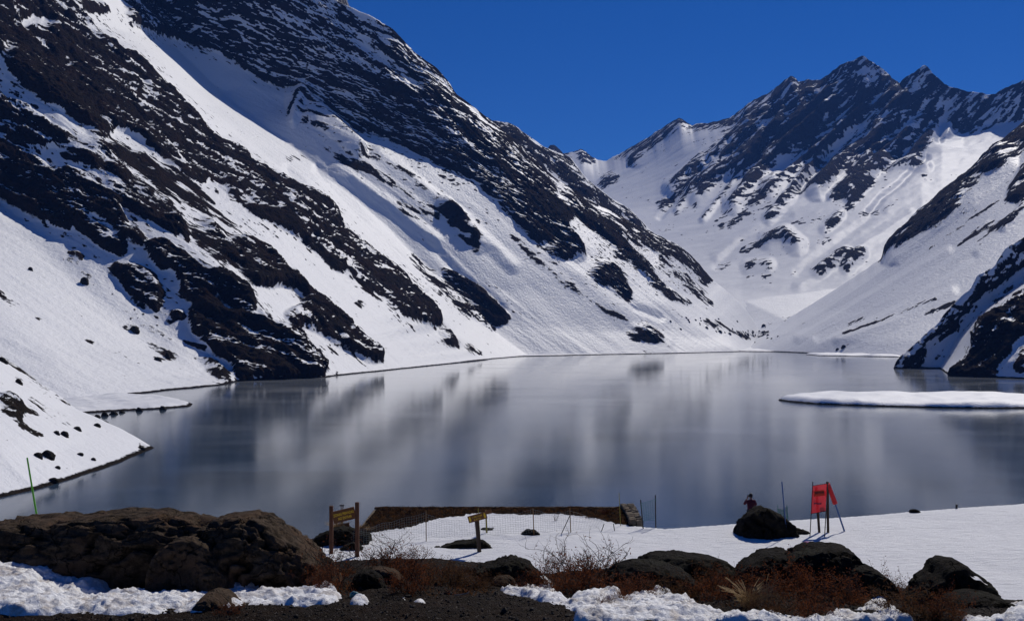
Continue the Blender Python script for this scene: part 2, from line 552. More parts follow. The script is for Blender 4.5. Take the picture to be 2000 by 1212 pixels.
def snow_mat(name, scale, dirt, bd, col=(0.80, 0.81, 0.83), dirtcol=(0.30, 0.24, 0.19), lo=0.56, hi=0.74):
    m, nt, b = new_mat(name)
    v = geo_pos(nt)
    n1 = noise(nt, scale, 6, 0.65, v); n2 = noise(nt, scale * 0.25, 5, 0.7, v, 0.6); n3 = noise(nt, scale * 6, 3, 0.6, v)
    f = ramp(nt, n2.outputs['Fac'], [(lo, (0, 0, 0)), (hi, (dirt,) * 3)]).outputs[0]
    c = mixc(nt, f, col, dirtcol)
    nt.links.new(c, b.inputs['Base Color'])
    b.inputs['Roughness'].default_value = 0.55
    b.inputs['Specular IOR Level'].default_value = 0.35
    h = math_n(nt, 'ADD', n1.outputs['Fac'], math_n(nt, 'MULTIPLY', n3.outputs['Fac'], 0.35))
    nt.links.new(bump_n(nt, h, 0.8, bd), b.inputs['Normal'])
    return m
M_clump = snow_mat('old_lumpy_snow', 16.0, 0.8, 0.035, lo=0.46, hi=0.68, dirtcol=(0.36, 0.29, 0.23))

def bench_mat():
    """trampled snow field with bare scrubby earth where the attribute 'rock' is positive"""
    m, nt, b = new_mat('trampled_snow_field')
    v = geo_pos(nt)
    at = nd(nt, 'ShaderNodeAttribute', attribute_name='rock')
    n1 = noise(nt, 3.2, 6, 0.7, v); n2 = noise(nt, 0.35, 4, 0.6, v); n3 = noise(nt, 14.0, 4, 0.7, v)
    mp = nd(nt, 'ShaderNodeMapping'); mp.inputs['Scale'].default_value = (1.2, 4.5, 2.0); mp.inputs['Rotation'].default_value = (0, 0, 0.12)
    nt.links.new(v, mp.inputs['Vector'])
    n4 = noise(nt, 0.8, 6, 0.72, mp.outputs[0])
    s = math_n(nt, 'ADD', at.outputs['Fac'], math_n(nt, 'MULTIPLY', math_n(nt, 'SUBTRACT', n1.outputs['Fac'], 0.5), 0.5))
    fac = nd(nt, 'ShaderNodeMapRange', interpolation_type='SMOOTHSTEP')
    nt.links.new(s, fac.inputs['Value']); fac.inputs['From Min'].default_value = -0.04; fac.inputs['From Max'].default_value = 0.08
    ec = ramp(nt, n1.outputs['Fac'], [(0.35, (0.010, 0.007, 0.005)), (0.55, (0.026, 0.016, 0.010)), (0.75, (0.07, 0.036, 0.016))]).outputs[0]
    dirt = math_n(nt, 'MULTIPLY', ramp(nt, n4.outputs['Fac'], [(0.55, (0, 0, 0)), (0.68, (1, 1, 1))]).outputs[0], ramp(nt, n2.outputs['Fac'], [(0.42, (0.03,) * 3), (0.64, (0.5,) * 3)]).outputs[0])
    sc = mixc(nt, dirt, (0.79, 0.80, 0.82), (0.34, 0.33, 0.33))
    nt.links.new(mixc(nt, fac.outputs[0], sc, ec), b.inputs['Base Color'])
    b.inputs['Roughness'].default_value = 0.6
    nt.links.new(math_n(nt, 'MULTIPLY_ADD', fac.outputs[0], -0.12, 0.12), b.inputs['Specular IOR Level'])
    h = math_n(nt, 'ADD', math_n(nt, 'MULTIPLY', n4.outputs['Fac'], 0.8), math_n(nt, 'MULTIPLY', n3.outputs['Fac'], 0.3))
    nt.links.new(bump_n(nt, h, 0.9, 0.22), b.inputs['Normal'])
    return m
M_bench = bench_mat()

M_twig = simple('dark_twig', (0.030, 0.017, 0.013), 0.8, 0.2, 0.4, 12)
def leaf_mat(name, col):
    m = simple(name, col, 0.75, 0.1, 0.5, 9, obj=False)
    nt = m.node_tree; b = nt.nodes['Principled BSDF']
    t = nd(nt, 'ShaderNodeBsdfTranslucent'); t.inputs['Color'].default_value = (*[min(1, 1.5 * c) for c in col], 1)
    mx = nd(nt, 'ShaderNodeMixShader'); mx.inputs[0].default_value = 0.45
    nt.links.new(b.outputs[0], mx.inputs[1]); nt.links.new(t.outputs[0], mx.inputs[2])
    nt.links.new(mx.outputs[0], nt.nodes['Material Output'].inputs['Surface'])
    return m
M_leaf = leaf_mat('rust_leaf', (0.115, 0.036, 0.014))
M_leaf2 = leaf_mat('brown_leaf', (0.075, 0.036, 0.016))
M_straw = simple('dry_straw', (0.34, 0.22, 0.09), 0.7, 0.2, 0.35, 14, obj=False)
M_wood = simple('brown_stained_wood', (0.105, 0.042, 0.020), 0.7, 0.25, 0.35, 6, 0.4, 0.01, stretch=(6, 6, 1.0))
M_woodb = simple('brown_board', (0.16, 0.065, 0.022), 0.65, 0.3, 0.3, 5, 0.3, 0.006, stretch=(1.0, 6, 6))
M_wood_dk = simple('weathered_post_wood', (0.06, 0.04, 0.026), 0.8, 0.2, 0.35, 6, 0.4, 0.01, stretch=(6, 6, 1.0))
M_yellow = simple('yellow_paint', (0.80, 0.50, 0.03), 0.6, 0.3, 0.12, 10)
M_orange = simple('orange_board', (0.38, 0.12, 0.02), 0.6, 0.3, 0.2, 6)
M_black = simple('black_paint', (0.012, 0.012, 0.014), 0.5, 0.3, 0.2, 6)
M_pole_blue = simple('blue_plastic', (0.01, 0.075, 0.25), 0.35, 0.5, 0.08, 4)
M_pole_green = simple('green_plastic', (0.14, 0.48, 0.03), 0.4, 0.5, 0.08, 4)
M_pole_yel = simple('yellow_pole', (0.30, 0.24, 0.03), 0.5, 0.4, 0.15, 4)
M_pole_thin = simple('thin_orange_pole', (0.20, 0.10, 0.03), 0.6, 0.3, 0.2, 4)
M_pole_dk = simple('dark_pole', (0.025, 0.022, 0.02), 0.5, 0.4, 0.2, 4)
M_net = simple('grey_green_net_cord', (0.30, 0.34, 0.32), 0.7, 0.2, 0.1, 4)
M_net_g = simple('green_net_cord', (0.02, 0.20, 0.13), 0.6, 0.2, 0.1, 4)
M_metal = simple('dull_metal', (0.30, 0.30, 0.31), 0.4, 0.5, 0.15, 6, metal=0.6)
M_skin = simple('skin', (0.36, 0.19, 0.13), 0.55, 0.3, 0.05, 6)
M_jacket = simple('maroon_jacket', (0.10, 0.018, 0.032), 0.75, 0.2, 0.15, 9, 0.3, 0.02)
M_trouser = simple('dark_trousers', (0.015, 0.015, 0.02), 0.8, 0.2, 0.15, 9)
M_hair = simple('black_hair', (0.008, 0.007, 0.007), 0.6, 0.3, 0.15, 20)
M_stone = boulder_mat('wall_stone', (0.08, 0.065, 0.05), (0.26, 0.22, 0.17), (0.16, 0.12, 0.09), 5.0)
M_teal = simple('teal_plastic', (0.01, 0.11, 0.15), 0.5, 0.4, 0.2, 8)

def flag_mat():
    m, nt, b = new_mat('red_flag_cloth')
    b.inputs['Base Color'].default_value = (0.72, 0.022, 0.03, 1)
    b.inputs['Roughness'].default_value = 0.6
    tr = nd(nt, 'ShaderNodeBsdfTranslucent'); tr.inputs['Color'].default_value = (0.75, 0.03, 0.05, 1)
    tp = nd(nt, 'ShaderNodeBsdfTransparent'); tp.inputs['Color'].default_value = (1, 0.30, 0.26, 1)
    m1 = nd(nt, 'ShaderNodeMixShader'); m1.inputs[0].default_value = 0.5
    nt.links.new(b.outputs[0], m1.inputs[1]); nt.links.new(tr.outputs[0], m1.inputs[2])
    m2 = nd(nt, 'ShaderNodeMixShader'); m2.inputs[0].default_value = 0.42
    nt.links.new(m1.outputs[0], m2.inputs[1]); nt.links.new(tp.outputs[0], m2.inputs[2])
    nt.links.new(m2.outputs[0], nt.nodes['Material Output'].inputs['Surface'])
    return m
M_flag = flag_mat()
# ------------------------------------------------------------------ lake and valley floor
def rect_grid(name, x0, x1, y0, y1, nx, ny, zf, mat, attrs=None):
    X, Y = np.meshgrid(np.linspace(x0, x1, nx), np.linspace(y0, y1, ny), indexing='ij')
    Z = zf(X, Y)
    V = np.stack([X, Y, Z], -1).reshape(-1, 3)
    return mesh_obj(name, V, grid_faces(nx, ny), mat, True, attrs(V) if attrs else None)

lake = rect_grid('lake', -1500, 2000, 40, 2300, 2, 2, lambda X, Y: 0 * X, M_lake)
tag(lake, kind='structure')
bed = rect_grid('ground', -7000, 7000, -2000, 8000, 2, 2, lambda X, Y: 0 * X - 6.0, simple('valley_floor_snow', (0.78, 0.79, 0.8), obj=False, var=0.03, scale=0.01))
tag(bed, kind='structure')

# ------------------------------------------------------------------ left mountain
rk = Raster(0.03)
# long wall under the skyline
rk.poly([(640, 0), (660, 12), (730, 33), (770, 58), (810, 103), (860, 138), (890, 183), (930, 213), (970, 243), (1000, 273), (1040, 308), (1075, 345),
         (1090, 385), (1118, 425), (1090, 440), (1105, 470), (1120, 500), (1095, 508), (1045, 468), (1000, 425), (965, 388), (925, 354), (880, 332), (830, 302),
         (800, 292), (760, 268), (700, 256), (640, 216), (590, 170), (540, 170), (500, 150), (475, 135), (460, 115), (385, 90), (300, 62), (253, 45), (245, 0), (240, -450), (400, -450)], 0.80)
rk.poly([(245, 0), (253, 45), (300, 62), (385, 90), (460, 115), (475, 135), (500, 150), (540, 170), (590, 172), (640, 215), (660, 205), (600, 120), (560, 60), (520, 0), (500, -200), (250, -450)], 1.0)
rk.stroke([(140, 0), (175, 12), (205, 18)], 11, 0.8)
rk.stroke([(320, 40), (400, 33), (480, 28)], 3.0, 0.25, 'set')
rk.stroke([(355, 66), (420, 45), (478, 30)], 4.0, 0.2, 'set')
rk.stroke([(704, 75), (750, 113), (790, 145), (818, 168)], (14, 9), 0.12, 'set')
rk.stroke([(660, 45), (690, 60), (705, 70)], 8, 0.35, 'set')
rk.stroke([(920, 210), (950, 235), (972, 251)], (4, 6), 0.1, 'set')
rk.stroke([(530, 10), (560, 30), (600, 40)], 8, 0.4, 'set')
rk.stroke([(750, 185), (790, 215)], 9, 0.35, 'set')
rk.stroke([(610, 130), (640, 170), (690, 190)], 8, 0.45, 'set')
rk.stroke([(860, 200), (900, 250)], 6, 0.5, 'set')
rk.stroke([(940, 320), (990, 350), (1010, 380)], 12, 0.45, 'set')
rk.stroke([(800, 270), (870, 320), (930, 350)], 8, 0.55, 'set')
rk.stroke([(400, -160), (650, -12), (735, 22), (775, 45), (818, 92), (868, 126), (900, 174), (938, 204), (980, 234), (1010, 264), (1050, 300), (1090, 338), (1125, 362)], 14, 0.82)
# ribs to the right, down to the head of the lake
rk.poly([(1000, 418), (1031, 447), (1056, 475), (1078, 497), (1100, 510), (1120, 500), (1144, 503), (1138, 485), (1119, 465), (1103, 440), (1088, 420), (1063, 400), (1020, 380), (990, 390)], 0.95)
rk.stroke([(1060, 470), (1085, 478)], 7, 0.2, 'set')
rk.poly([(1144, 533), (1165, 528), (1180, 522), (1190, 512), (1205, 520), (1222, 548), (1230, 572), (1233, 588), (1210, 577), (1180, 557)], 0.95)
rk.poly([(1146, 500), (1165, 500), (1185, 505), (1200, 522), (1190, 530), (1160, 518)], 0.55, 'max')
rk.stroke([(1118, 388), (1160, 428), (1195, 455), (1215, 490), (1245, 508), (1262, 530), (1285, 555), (1312, 578)], (19, 7), 0.98)
rk.stroke([(1312, 578), (1345, 590)], 6, 0.85)
rk.stroke([(1110, 360), (1125, 385)], 8, 0.8)
rk.stroke([(1185, 412), (1230, 438), (1280, 466), (1330, 492), (1356, 516), (1380, 541)], (9, 12), 0.98)
rk.stroke([(1195, 445), (1232, 465), (1270, 480), (1300, 497)], 7, 0.75)
rk.stroke([(1290, 500), (1330, 535), (1375, 572)], 8, 0.5)
rk.stroke([(1130, 390), (1160, 398), (1190, 412)], 4, 0.5)
rk.stroke([(1325, 555), (1350, 570), (1390, 590)], 5, 0.5)
rk.stroke([(1005, 465), (1030, 490), (1060, 520), (1092, 541)], 6, 0.62)
rk.stroke([(1100, 550), (1130, 573)], 6, 0.7)
rk.stroke([(1135, 578), (1170, 598), (1200, 615), (1222, 625)], 4.5, 0.55)
rk.poly([(1226, 648), (1243, 638), (1262, 628), (1282, 645), (1306, 670), (1280, 673), (1255, 667), (1235, 664)], 0.66)
rk.stroke([(1380, 625), (1420, 645), (1470, 658)], 6, 0.38)
# slope under the wall
rk.stroke([(584, 192), (572, 212), (562, 222)], 4, 0.6); rk.stroke([(592, 192), (606, 206), (616, 222)], 4, 0.65); rk.stroke([(588, 212), (594, 234), (588, 252)], 6, 0.55); rk.stroke([(604, 222), (600, 240)], 3, 0.6)
rk.poly([(600, 215), (650, 235), (720, 285), (800, 335), (900, 395), (925, 440), (860, 420), (760, 362), (660, 310), (615, 260)], 0.26)
rk.stroke([(640, 290), (680, 320), (705, 345)], 6, 0.42)
rk.stroke([(780, 405), (810, 425)], 8, 0.55)
rk.stroke([(560, 312), (605, 308)], 5, 0.42)
rk.poly([(862, 394), (882, 400), (898, 418), (904, 436), (922, 448), (939, 478), (926, 474), (912, 462), (905, 467), (893, 446), (880, 440), (884, 426), (870, 412)], 0.85)
rk.stroke([(858, 398), (872, 425), (884, 452)], 3.5, 0.6); rk.stroke([(896, 455), (912, 474), (932, 486)], 4, 0.75)
rk.stroke([(780, 400), (830, 415), (850, 425)], 7, 0.4)
rk.poly([(830, 527), (865, 532), (900, 553), (940, 580), (967, 597), (987, 622), (985, 630), (965, 644), (940, 636), (910, 616), (890, 600), (868, 572), (845, 546)], 0.58)
rk.stroke([(868, 533), (920, 560), (955, 588), (984, 624)], (7, 9), 0.95)
rk.stroke([(900, 600), (940, 628), (965, 640)], 7, 0.85)
rk.stroke([(800, 505), (840, 540), (860, 570)], 6, 0.42)
rk.poly([(845, 640), (866, 640), (895, 665), (902, 686), (870, 669)], 0.8)
rk.stroke([(913, 676), (921, 682)], 5, 0.95)
rk.stroke([(940, 690), (925, 688)], 3, 0.6)
# long rib in the middle
rk.poly([(0, 107), (19, 138), (47, 163), (78, 194), (125, 219), (175, 248), (200, 263), (229, 254), (270, 273), (301, 301), (329, 326), (360, 345), (398, 360), (408, 348), (445, 376),
         (500, 420), (531, 433), (563, 455), (594, 477), (619, 492), (638, 511), (657, 527), (675, 533), (700, 555), (720, 570), (750, 586), (776, 602), (800, 617), (830, 630), (862, 637),
         (858, 622), (838, 598), (805, 565), (785, 540), (770, 520), (745, 505), (720, 480), (690, 460), (665, 440), (655, 410), (640, 393), (610, 373), (580, 360), (540, 343), (500, 328), (475, 300),
         (420, 270), (375, 215), (330, 172), (300, 140), (250, 97), (190, 60), (130, -2), (60, -80), (-100, -300), (-300, -100)], 0.97)
for pts, w, v in [([(45, 50), (65, 38), (92, 48)], 12, 0.02), ([(135, 47), (165, 60), (192, 80)], 5, 0.1), ([(203, 72), (225, 85), (252, 98)], (4, 9), 0.05),
                  ([(20, 22), (35, 35), (45, 70)], 5, 0.2), ([(72, 110), (100, 125), (125, 138)], (7, 9), 0.15), ([(120, 112), (140, 125), (162, 141)], (7, 3), 0.15),
                  ([(260, 138), (290, 153), (320, 171)], 4, 0.2), ([(268, 160), (284, 185)], 6, 0.3), ([(272, 195), (300, 215), (335, 235)], 13, 0.42),
                  ([(275, 240), (295, 256)], 6, 0.2), ([(320, 308), (350, 318), (390, 344)], 9, 0.42), ([(190, 143), (215, 158), (242, 176)], 4, 0.25),
                  ([(563, 388), (600, 413), (628, 436)], (4, 7), 0.12), ([(652, 446), (684, 472), (722, 500)], 5, 0.35), ([(470, 388), (505, 400), (545, 418)], 8, 0.5),
                  ([(60, 85), (90, 100)], 4, 0.4), ([(180, 228), (215, 250)], 6, 0.35), ([(225, 222), (262, 250)], 4, 0.3), ([(320, 275), (352, 296)], 4, 0.3), ([(8, 90), (20, 120)], 8, 0.15),
                  ([(690, 540), (720, 565), (760, 580)], 6, 0.42), ([(625, 470), (645, 495)], 5, 0.4), ([(700, 590), (740, 610)], 4, 0.3)]:
    rk.stroke(pts, w, v, 'set')
rk.stroke([(440, 430), (470, 445)], 4, 0.3)
# rock band over the snow fan
rk.poly([(-300, 60), (0, 188), (38, 200), (78, 226), (103, 245), (138, 262), (135, 276), (107, 285), (75, 295), (94, 323), (144, 339), (185, 370), (222, 392), (250, 442), (228, 448), (195, 430), (165, 432),
         (135, 451), (94, 436), (63, 423), (31, 401), (0, 383), (-300, 250)], 0.97)
rk.stroke([(0, 262), (12, 275)], 8, 0.25, 'set')
rk.stroke([(70, 310), (95, 325), (110, 340)], 7, 0.35, 'set')
rk.stroke([(40, 365), (80, 372), (115, 385)], 6, 0.4, 'set')
rk.stroke([(110, 372), (126, 390)], 4, 0.1, 'set')
rk.poly([(226, 448), (262, 447), (288, 470), (270, 484), (240, 472)], 0.95)
rk.poly([(140, 433), (200, 440), (250, 482), (245, 505), (200, 492), (165, 462)], 0.62)
rk.poly([(282, 480), (313, 469), (342, 486), (370, 502), (392, 527), (414, 533), (432, 560), (420, 575), (395, 588), (370, 588), (345, 570), (357, 552), (338, 527), (313, 527), (298, 510)], 1.0)
rk.poly([(213, 523), (250, 510), (300, 530), (322, 570), (322, 600), (300, 614), (265, 590), (240, 560)], 0.58)
rk.poly([(366, 622), (370, 610), (392, 588), (420, 588), (440, 608), (500, 623), (547, 634), (580, 658), (605, 683), (627, 707), (632, 735), (560, 742), (500, 744), (460, 745), (450, 722), (432, 702), (408, 678), (376, 646)], 1.0)
rk.stroke([(410, 640), (440, 655)], 8, 0.4, 'set')
rk.stroke([(545, 694), (550, 700)], 5, 0.1, 'set')
rk.poly([(380, 697), (400, 697), (430, 720), (452, 742), (430, 742), (395, 712)], 0.85)
rk.poly([(333, 610), (355, 603), (358, 625), (335, 630)], 0.75)
rk.stroke([(362, 664), (396, 682)], 5, 0.8)
rk.stroke([(318, 622), (330, 630)], 5, 0.6)
rk.poly([(415, 518), (440, 528), (470, 550), (490, 575), (502, 600), (490, 622), (460, 602), (440, 590), (420, 565)], 0.85)
rk.stroke([(640, 720), (655, 728)], 5, 0.7)
rk.stroke([(600, 685), (620, 695), (632, 712)], 6, 0.9)
# second rib
rk.poly([(445, 478), (470, 474), (500, 474), (520, 488), (538, 512), (563, 538), (588, 556), (620, 581), (644, 600), (670, 618), (694, 650), (720, 672), (732, 683), (752, 706), (725, 709), (690, 691), (655, 673),
         (628, 656), (600, 641), (590, 636), (560, 626), (552, 604), (575, 604), (600, 597), (590, 580), (570, 560), (540, 558), (500, 556), (465, 520), (430, 500)], 1.0)
rk.stroke([(600, 608), (625, 640), (660, 660)], 5, 0.45, 'set')
rk.stroke([(545, 505), (548, 520)], 4, 0.3, 'set')
rk.poly([(100, 275), (190, 252), (260, 290), (330, 330), (390, 372), (440, 422), (500, 478), (460, 482), (420, 450), (370, 440), (320, 428), (260, 430), (200, 380), (130, 330)], 0.40, 'max')
for pts, w, v in [([(185, 285), (215, 300), (228, 305)], 9, 0.85), ([(140, 290), (165, 305), (190, 325)], 7, 0.8), ([(220, 325), (240, 345)], 8, 0.8), ([(270, 300), (300, 330), (305, 350)], 8, 0.8),
                  ([(215, 370), (250, 395), (285, 420)], 9, 0.9), ([(255, 365), (290, 385)], 6, 0.75), ([(290, 420), (320, 440), (355, 450)], 9, 0.8), ([(260, 400), (290, 425)], 6, 0.7),
                  ([(330, 425), (350, 445), (365, 460)], 7, 0.9), ([(370, 380), (400, 410)], 4, 0.6), ([(400, 440), (425, 470), (445, 490)], 9, 0.85), ([(150, 320), (180, 345)], 6, 0.6),
                  ([(310, 395), (330, 400)], 5, 0.7), ([(380, 455), (410, 480), (430, 500)], 9, 0.6)]:
    rk.stroke(pts, w, v)
# fan: a few stones only
rk.stroke([(-40, 560), (0, 575), (30, 590), (58, 602)], (6, 2), 0.95)
rk.stroke([(140, 497), (160, 505)], 6, 0.85); rk.stroke([(163, 545), (172, 548)], 5, 0.9)
rk.stroke([(85, 590), (105, 605)], 1.5, 0.6); rk.stroke([(250, 640), (268, 646)], 5, 0.8); rk.stroke([(222, 690), (245, 700)], 3.5, 0.7)
rk.stroke([(322, 690), (330, 698)], 4.5, 0.8); rk.stroke([(210, 718), (235, 727)], 4, 0.75); rk.stroke([(302, 699), (311, 703)], 3.5, 0.8)
rk.stroke([(165, 665), (178, 668)], 3.5, 0.75); rk.stroke([(72, 619), (82, 623)], 2.5, 0.75); rk.stroke([(150, 505), (260, 600), (330, 690)], 26, 0.14)
rk.stroke([(440, 745), (452, 748)], 4, 0.9)
left_rock = rk

lines = [
    [(-700, 330, 900), (-300, 620), (-120, 800, 520)],
    [(-450, 250, 960), (-100, 520), (60, 680), (190, 776, 615)],
    [(-150, 300, 1000), (0, 425), (100, 512), (200, 600), (300, 685), (390, 735), (442, 750, 769)],
    [(-150, 268, 1040), (0, 402), (90, 458), (180, 508), (260, 592), (330, 650), (400, 708), (455, 745, 812)],
    [(-150, 190, 1050), (0, 300), (120, 378), (240, 432), (330, 478), (420, 522), (500, 592), (560, 650), (630, 737, 880)],
    [(-150, 60, 1130), (0, 160), (110, 230), (200, 310), (300, 395), (400, 475), (490, 555), (545, 620), (600, 685), (655, 733, 920)],
    [(-150, -20, 1140), (0, 90), (150, 215), (260, 320), (360, 395), (440, 450), (530, 510), (600, 590), (680, 660), (745, 724, 1025)],
    [(-150, -60, 1200), (0, 60), (180, 222), (300, 312), (400, 382), (480, 437), (560, 502), (640, 582), (720, 652), (790, 719, 1096)],
    [(-110, -260, 1400), (60, -70), (130, -2), (190, 60), (250, 96), (310, 149), (375, 214), (420, 269), (475, 302), (540, 344), (600, 369), (640, 400), (668, 455), (720, 503), (780, 555), (838, 602), (866, 640), (905, 682), (932, 704, 1379)],
    [(30, -300, 1840), (190, -60), (260, 62), (330, 134), (400, 205), (500, 290), (590, 360), (670, 430), (740, 505), (820, 578), (890, 645), (965, 700, 1481)],
    [(160, -300, 1990), (260, -40), (340, 92), (430, 182, 1945), (540, 264, 1850), (650, 350, 1760), (750, 440), (850, 540), (940, 625), (1030, 694.5, 1650)],
    [(180, -330, 2010), (260, -60), (340, 60), (450, 140, 1985), (560, 205, 1955), (600, 222, 1900), (680, 290, 1830), (790, 375), (880, 460), (990, 570), (1080, 640), (1160, 692.5, 1720)],
    [(190, -350, 2020), (240, -120), (252, 0), (262, 45), (330, 66), (420, 92), (480, 133), (540, 168, 2000), (600, 182, 1990), (660, 226), (730, 264), (800, 294), (870, 328), (930, 366), (990, 422), (1060, 482), (1130, 535), (1200, 595), (1250, 645), (1320, 689.5, 1839)],
    [(270, -560, 2045), (390, -220), (480, -50), (590, 65), (690, 142), (785, 200), (870, 255), (960, 320), (1040, 390), (1110, 450), (1180, 505), (1250, 560), (1300, 594), (1345, 630), (1390, 660), (1425, 677), (1440, 686.5, 1975)],
    [(330, -820, 2120), (450, -480), (545, -210), (610, -50), (650, 0, 2070), (730, 34), (770, 58), (810, 104), (860, 139), (890, 184), (930, 214), (970, 244), (1020, 289), (1060, 329), (1085, 350, 2160), (1120, 372), (1200, 417), (1260, 447), (1330, 480), (1360, 508), (1385, 540, 2350), (1425, 572), (1455, 600), (1475, 630), (1490, 665, 2350)],  # unseen upper crest raised to shade the snow bowl below
]
M = 720
L3d = [line3(l, M) for l in lines]
L3d[-1] = jag(L3d[-1], 6.0, 40.0)
L3d[8] = jag(L3d[8], 5.0, 30.0, 2)
C = L3d[-1]
L3d.append(C + np.array([160, 330, -330]))
L3d.append(C + np.array([400, 900, -1100]))
segs = [28, 44, 10, 48, 50, 44, 36, 70, 46, 56, 40, 26, 80, 90, 16, 6]
G = skirt(loft(L3d, segs, M, sm_u=2, sm_v=2))
bump = Raster(0.0)
for pts, w, v in [([(584, 196), (591, 184), (612, 206), (650, 245), (700, 290)], (22, 12), 17), ([(591, 186), (578, 212), (572, 240)], (12, 8), 8), ([(868, 400), (905, 430), (938, 480)], 12, 7), ([(868, 535), (930, 570), (984, 622)], 10, 4),
                  ([(660, 330), (760, 400), (850, 470)], 12, 5), ([(740, 300), (850, 385), (940, 460), (1000, 520)], 12, 5), ([(620, 330), (720, 440), (830, 560)], 9, -4),
                  ([(830, 470), (900, 540), (980, 600)], 8, -3), ([(1200, 560), (1240, 600), (1290, 620)], 8, -4), ([(1100, 440), (1130, 500)], 10, 8),
                  ([(1240, 640), (1280, 650), (1306, 670)], 9, 2), ([(560, 330), (640, 420)], 8, -3)]:
    bump.stroke(pts, w, v, 'tent')
terrain('left_mountain', G, rk, bump, amp=10.0, wl=62, along=(0.75, -0.2, -0.6), squash=0.38, mat=M_left, snow_amp=1.8, groove=0.9, shore=0.32, warp=10.0, fr=0.38, crest=(sum(segs[:14]), 55), heavy=0.55, ledge=2.0, sk=1.15, st=1.2, speck=0.32)

# ------------------------------------------------------------------ ridge behind it
rk = Raster(0.1)
rk.poly([(940, 230), (975, 238), (1000, 244), (1020, 258), (1050, 280), (1062, 286), (1090, 300), (1112, 306), (1140, 345), (1180, 378), (1232, 412), (1265, 445), (1240, 445), (1180, 415), (1130, 385), (1090, 350), (1060, 345), (1000, 300), (940, 300)], 0.85)
rk.stroke([(1030, 268), (1058, 287)], 3, 0.1, 'set')
rk.stroke([(1098, 312), (1120, 340), (1150, 365)], 5, 0.35, 'set')
rk.stroke([(1060, 330), (1100, 360)], 8, 0.25, 'set')
rk.stroke([(1150, 385), (1200, 410)], 5, 0.4, 'set')
cr = [(820, 250, 3000), (900, 238), (975, 238), (1000, 244), (1020, 258), (1050, 280), (1062, 286), (1090, 300), (1112, 306), (1140, 345), (1180, 378), (1232, 412), (1290, 470, 3300), (1380, 560, 3300)]
M = 260
c0 = jag(line3(cr, M), 9.0, 60.0, 3)
mid = c0 + np.array([60, -260, -190]); low = c0 + np.array([150, -560, -420])
b1 = c0 + np.array([250, 380, -260]); b2 = c0 + np.array([500, 800, -800])
G = loft([low, mid, c0, b1, b2], [50, 60, 30, 10], M, 1, 1)
terrain('ridge_beyond', G, rk, None, amp=14.0, wl=70, along=(0.7, -0.3, -0.6), squash=0.45, mat=M_far, snow_amp=3, warp=5, crest=(110, 22))

# ------------------------------------------------------------------ far mountains
rk = Raster(0.04)
rk.poly([(1420, 238), (1460, 205), (1500, 185), (1545, 150), (1600, 158), (1640, 128), (1685, 110), (1720, 133), (1755, 163), (1805, 131), (1850, 170), (1855, 205), (1815, 262), (1790, 315), (1740, 330), (1690, 340), (1640, 335),
         (1600, 330), (1560, 300), (1520, 300), (1460, 330), (1400, 340), (1390, 310)], 0.44)
rk.poly([(1545, 150), (1600, 158), (1640, 128), (1685, 110), (1720, 133), (1755, 163), (1805, 131), (1850, 170), (1800, 215), (1720, 240), (1640, 240), (1560, 230), (1500, 240), (1470, 240)], 0.74)
for pts, w in [([(1545, 155), (1480, 215), (1420, 270), (1360, 325), (1320, 362)], (15, 9)), ([(1600, 162), (1540, 215), (1480, 280), (1420, 332), (1370, 378)], (15, 8)),
               ([(1650, 140), (1600, 215), (1540, 280), (1500, 330), (1430, 400)], (18, 6)), ([(1685, 200), (1620, 280), (1560, 322), (1500, 372), (1465, 402)], (14, 6)),
               ([(1790, 150), (1740, 230), (1690, 290), (1640, 322), (1600, 365)], (20, 10)), ([(1800, 200), (1760, 270), (1700, 322), (1680, 352), (1635, 384)], (18, 8)),
               ([(1700, 355), (1680, 375), (1655, 408)], (8, 5)), ([(1810, 170), (1818, 230), (1790, 305)], (18, 12)), ([(1450, 312), (1390, 342), (1330, 372), (1292, 402)], (10, 6)),
               ([(1325, 235), (1290, 258), (1250, 298), (1235, 318)], (15, 8)), ([(1250, 285), (1205, 310)], (5, 4)), ([(1350, 246), (1400, 240), (1425, 236)], 7), ([(1180, 350), (1200, 345)], 8), ([(1175, 360), (1190, 355)], 7),
               ([(1075, 284), (1095, 298)], 14), ([(1135, 292), (1150, 308)], 14)]:
    rk.stroke(pts, w, 0.97)
rk.stroke([(1230, 285), (1290, 245), (1325, 222), (1350, 238), (1400, 230), (1425, 226), (1460, 197), (1500, 176), (1545, 142), (1600, 150), (1640, 120), (1685, 101), (1720, 126), (1755, 154), (1805, 122), (1830, 146), (1855, 164), (1900, 174), (1940, 178), (1985, 156), (2030, 132)], 9, 0.85)
rk.poly([(1850, 172), (1940, 185), (1985, 163), (2100, 120), (2100, 225), (1960, 238), (1900, 262), (1866, 258), (1840, 232)], 0.5, 'max')
rk.poly([(1850, 172), (1940, 185), (1985, 163), (2100, 120), (2100, 180), (1960, 205), (1900, 210), (1860, 205)], 0.72, 'max')
for pts, w, v in [([(1640, 235), (1655, 200), (1670, 185)], 8, 0.2), ([(1690, 140), (1715, 155)], 6, 0.2), ([(1690, 148), (1725, 165)], 7, 0.25), ([(1855, 190), (1845, 240), (1830, 270)], (3, 8), 0.05),
                  ([(1600, 185), (1560, 215), (1510, 245)], 3.5, 0.1), ([(1620, 250), (1650, 225)], 6, 0.3), ([(1560, 260), (1600, 240)], 3, 0.3), ([(1530, 240), (1480, 265)], 4, 0.25), ([(1550, 155), (1558, 158)], 3, 0.1),
                  ([(1690, 128), (1684, 140)], 2.5, 0.15), ([(1660, 262), (1690, 250)], 4, 0.3)]:
    rk.stroke(pts, w, v, 'set')
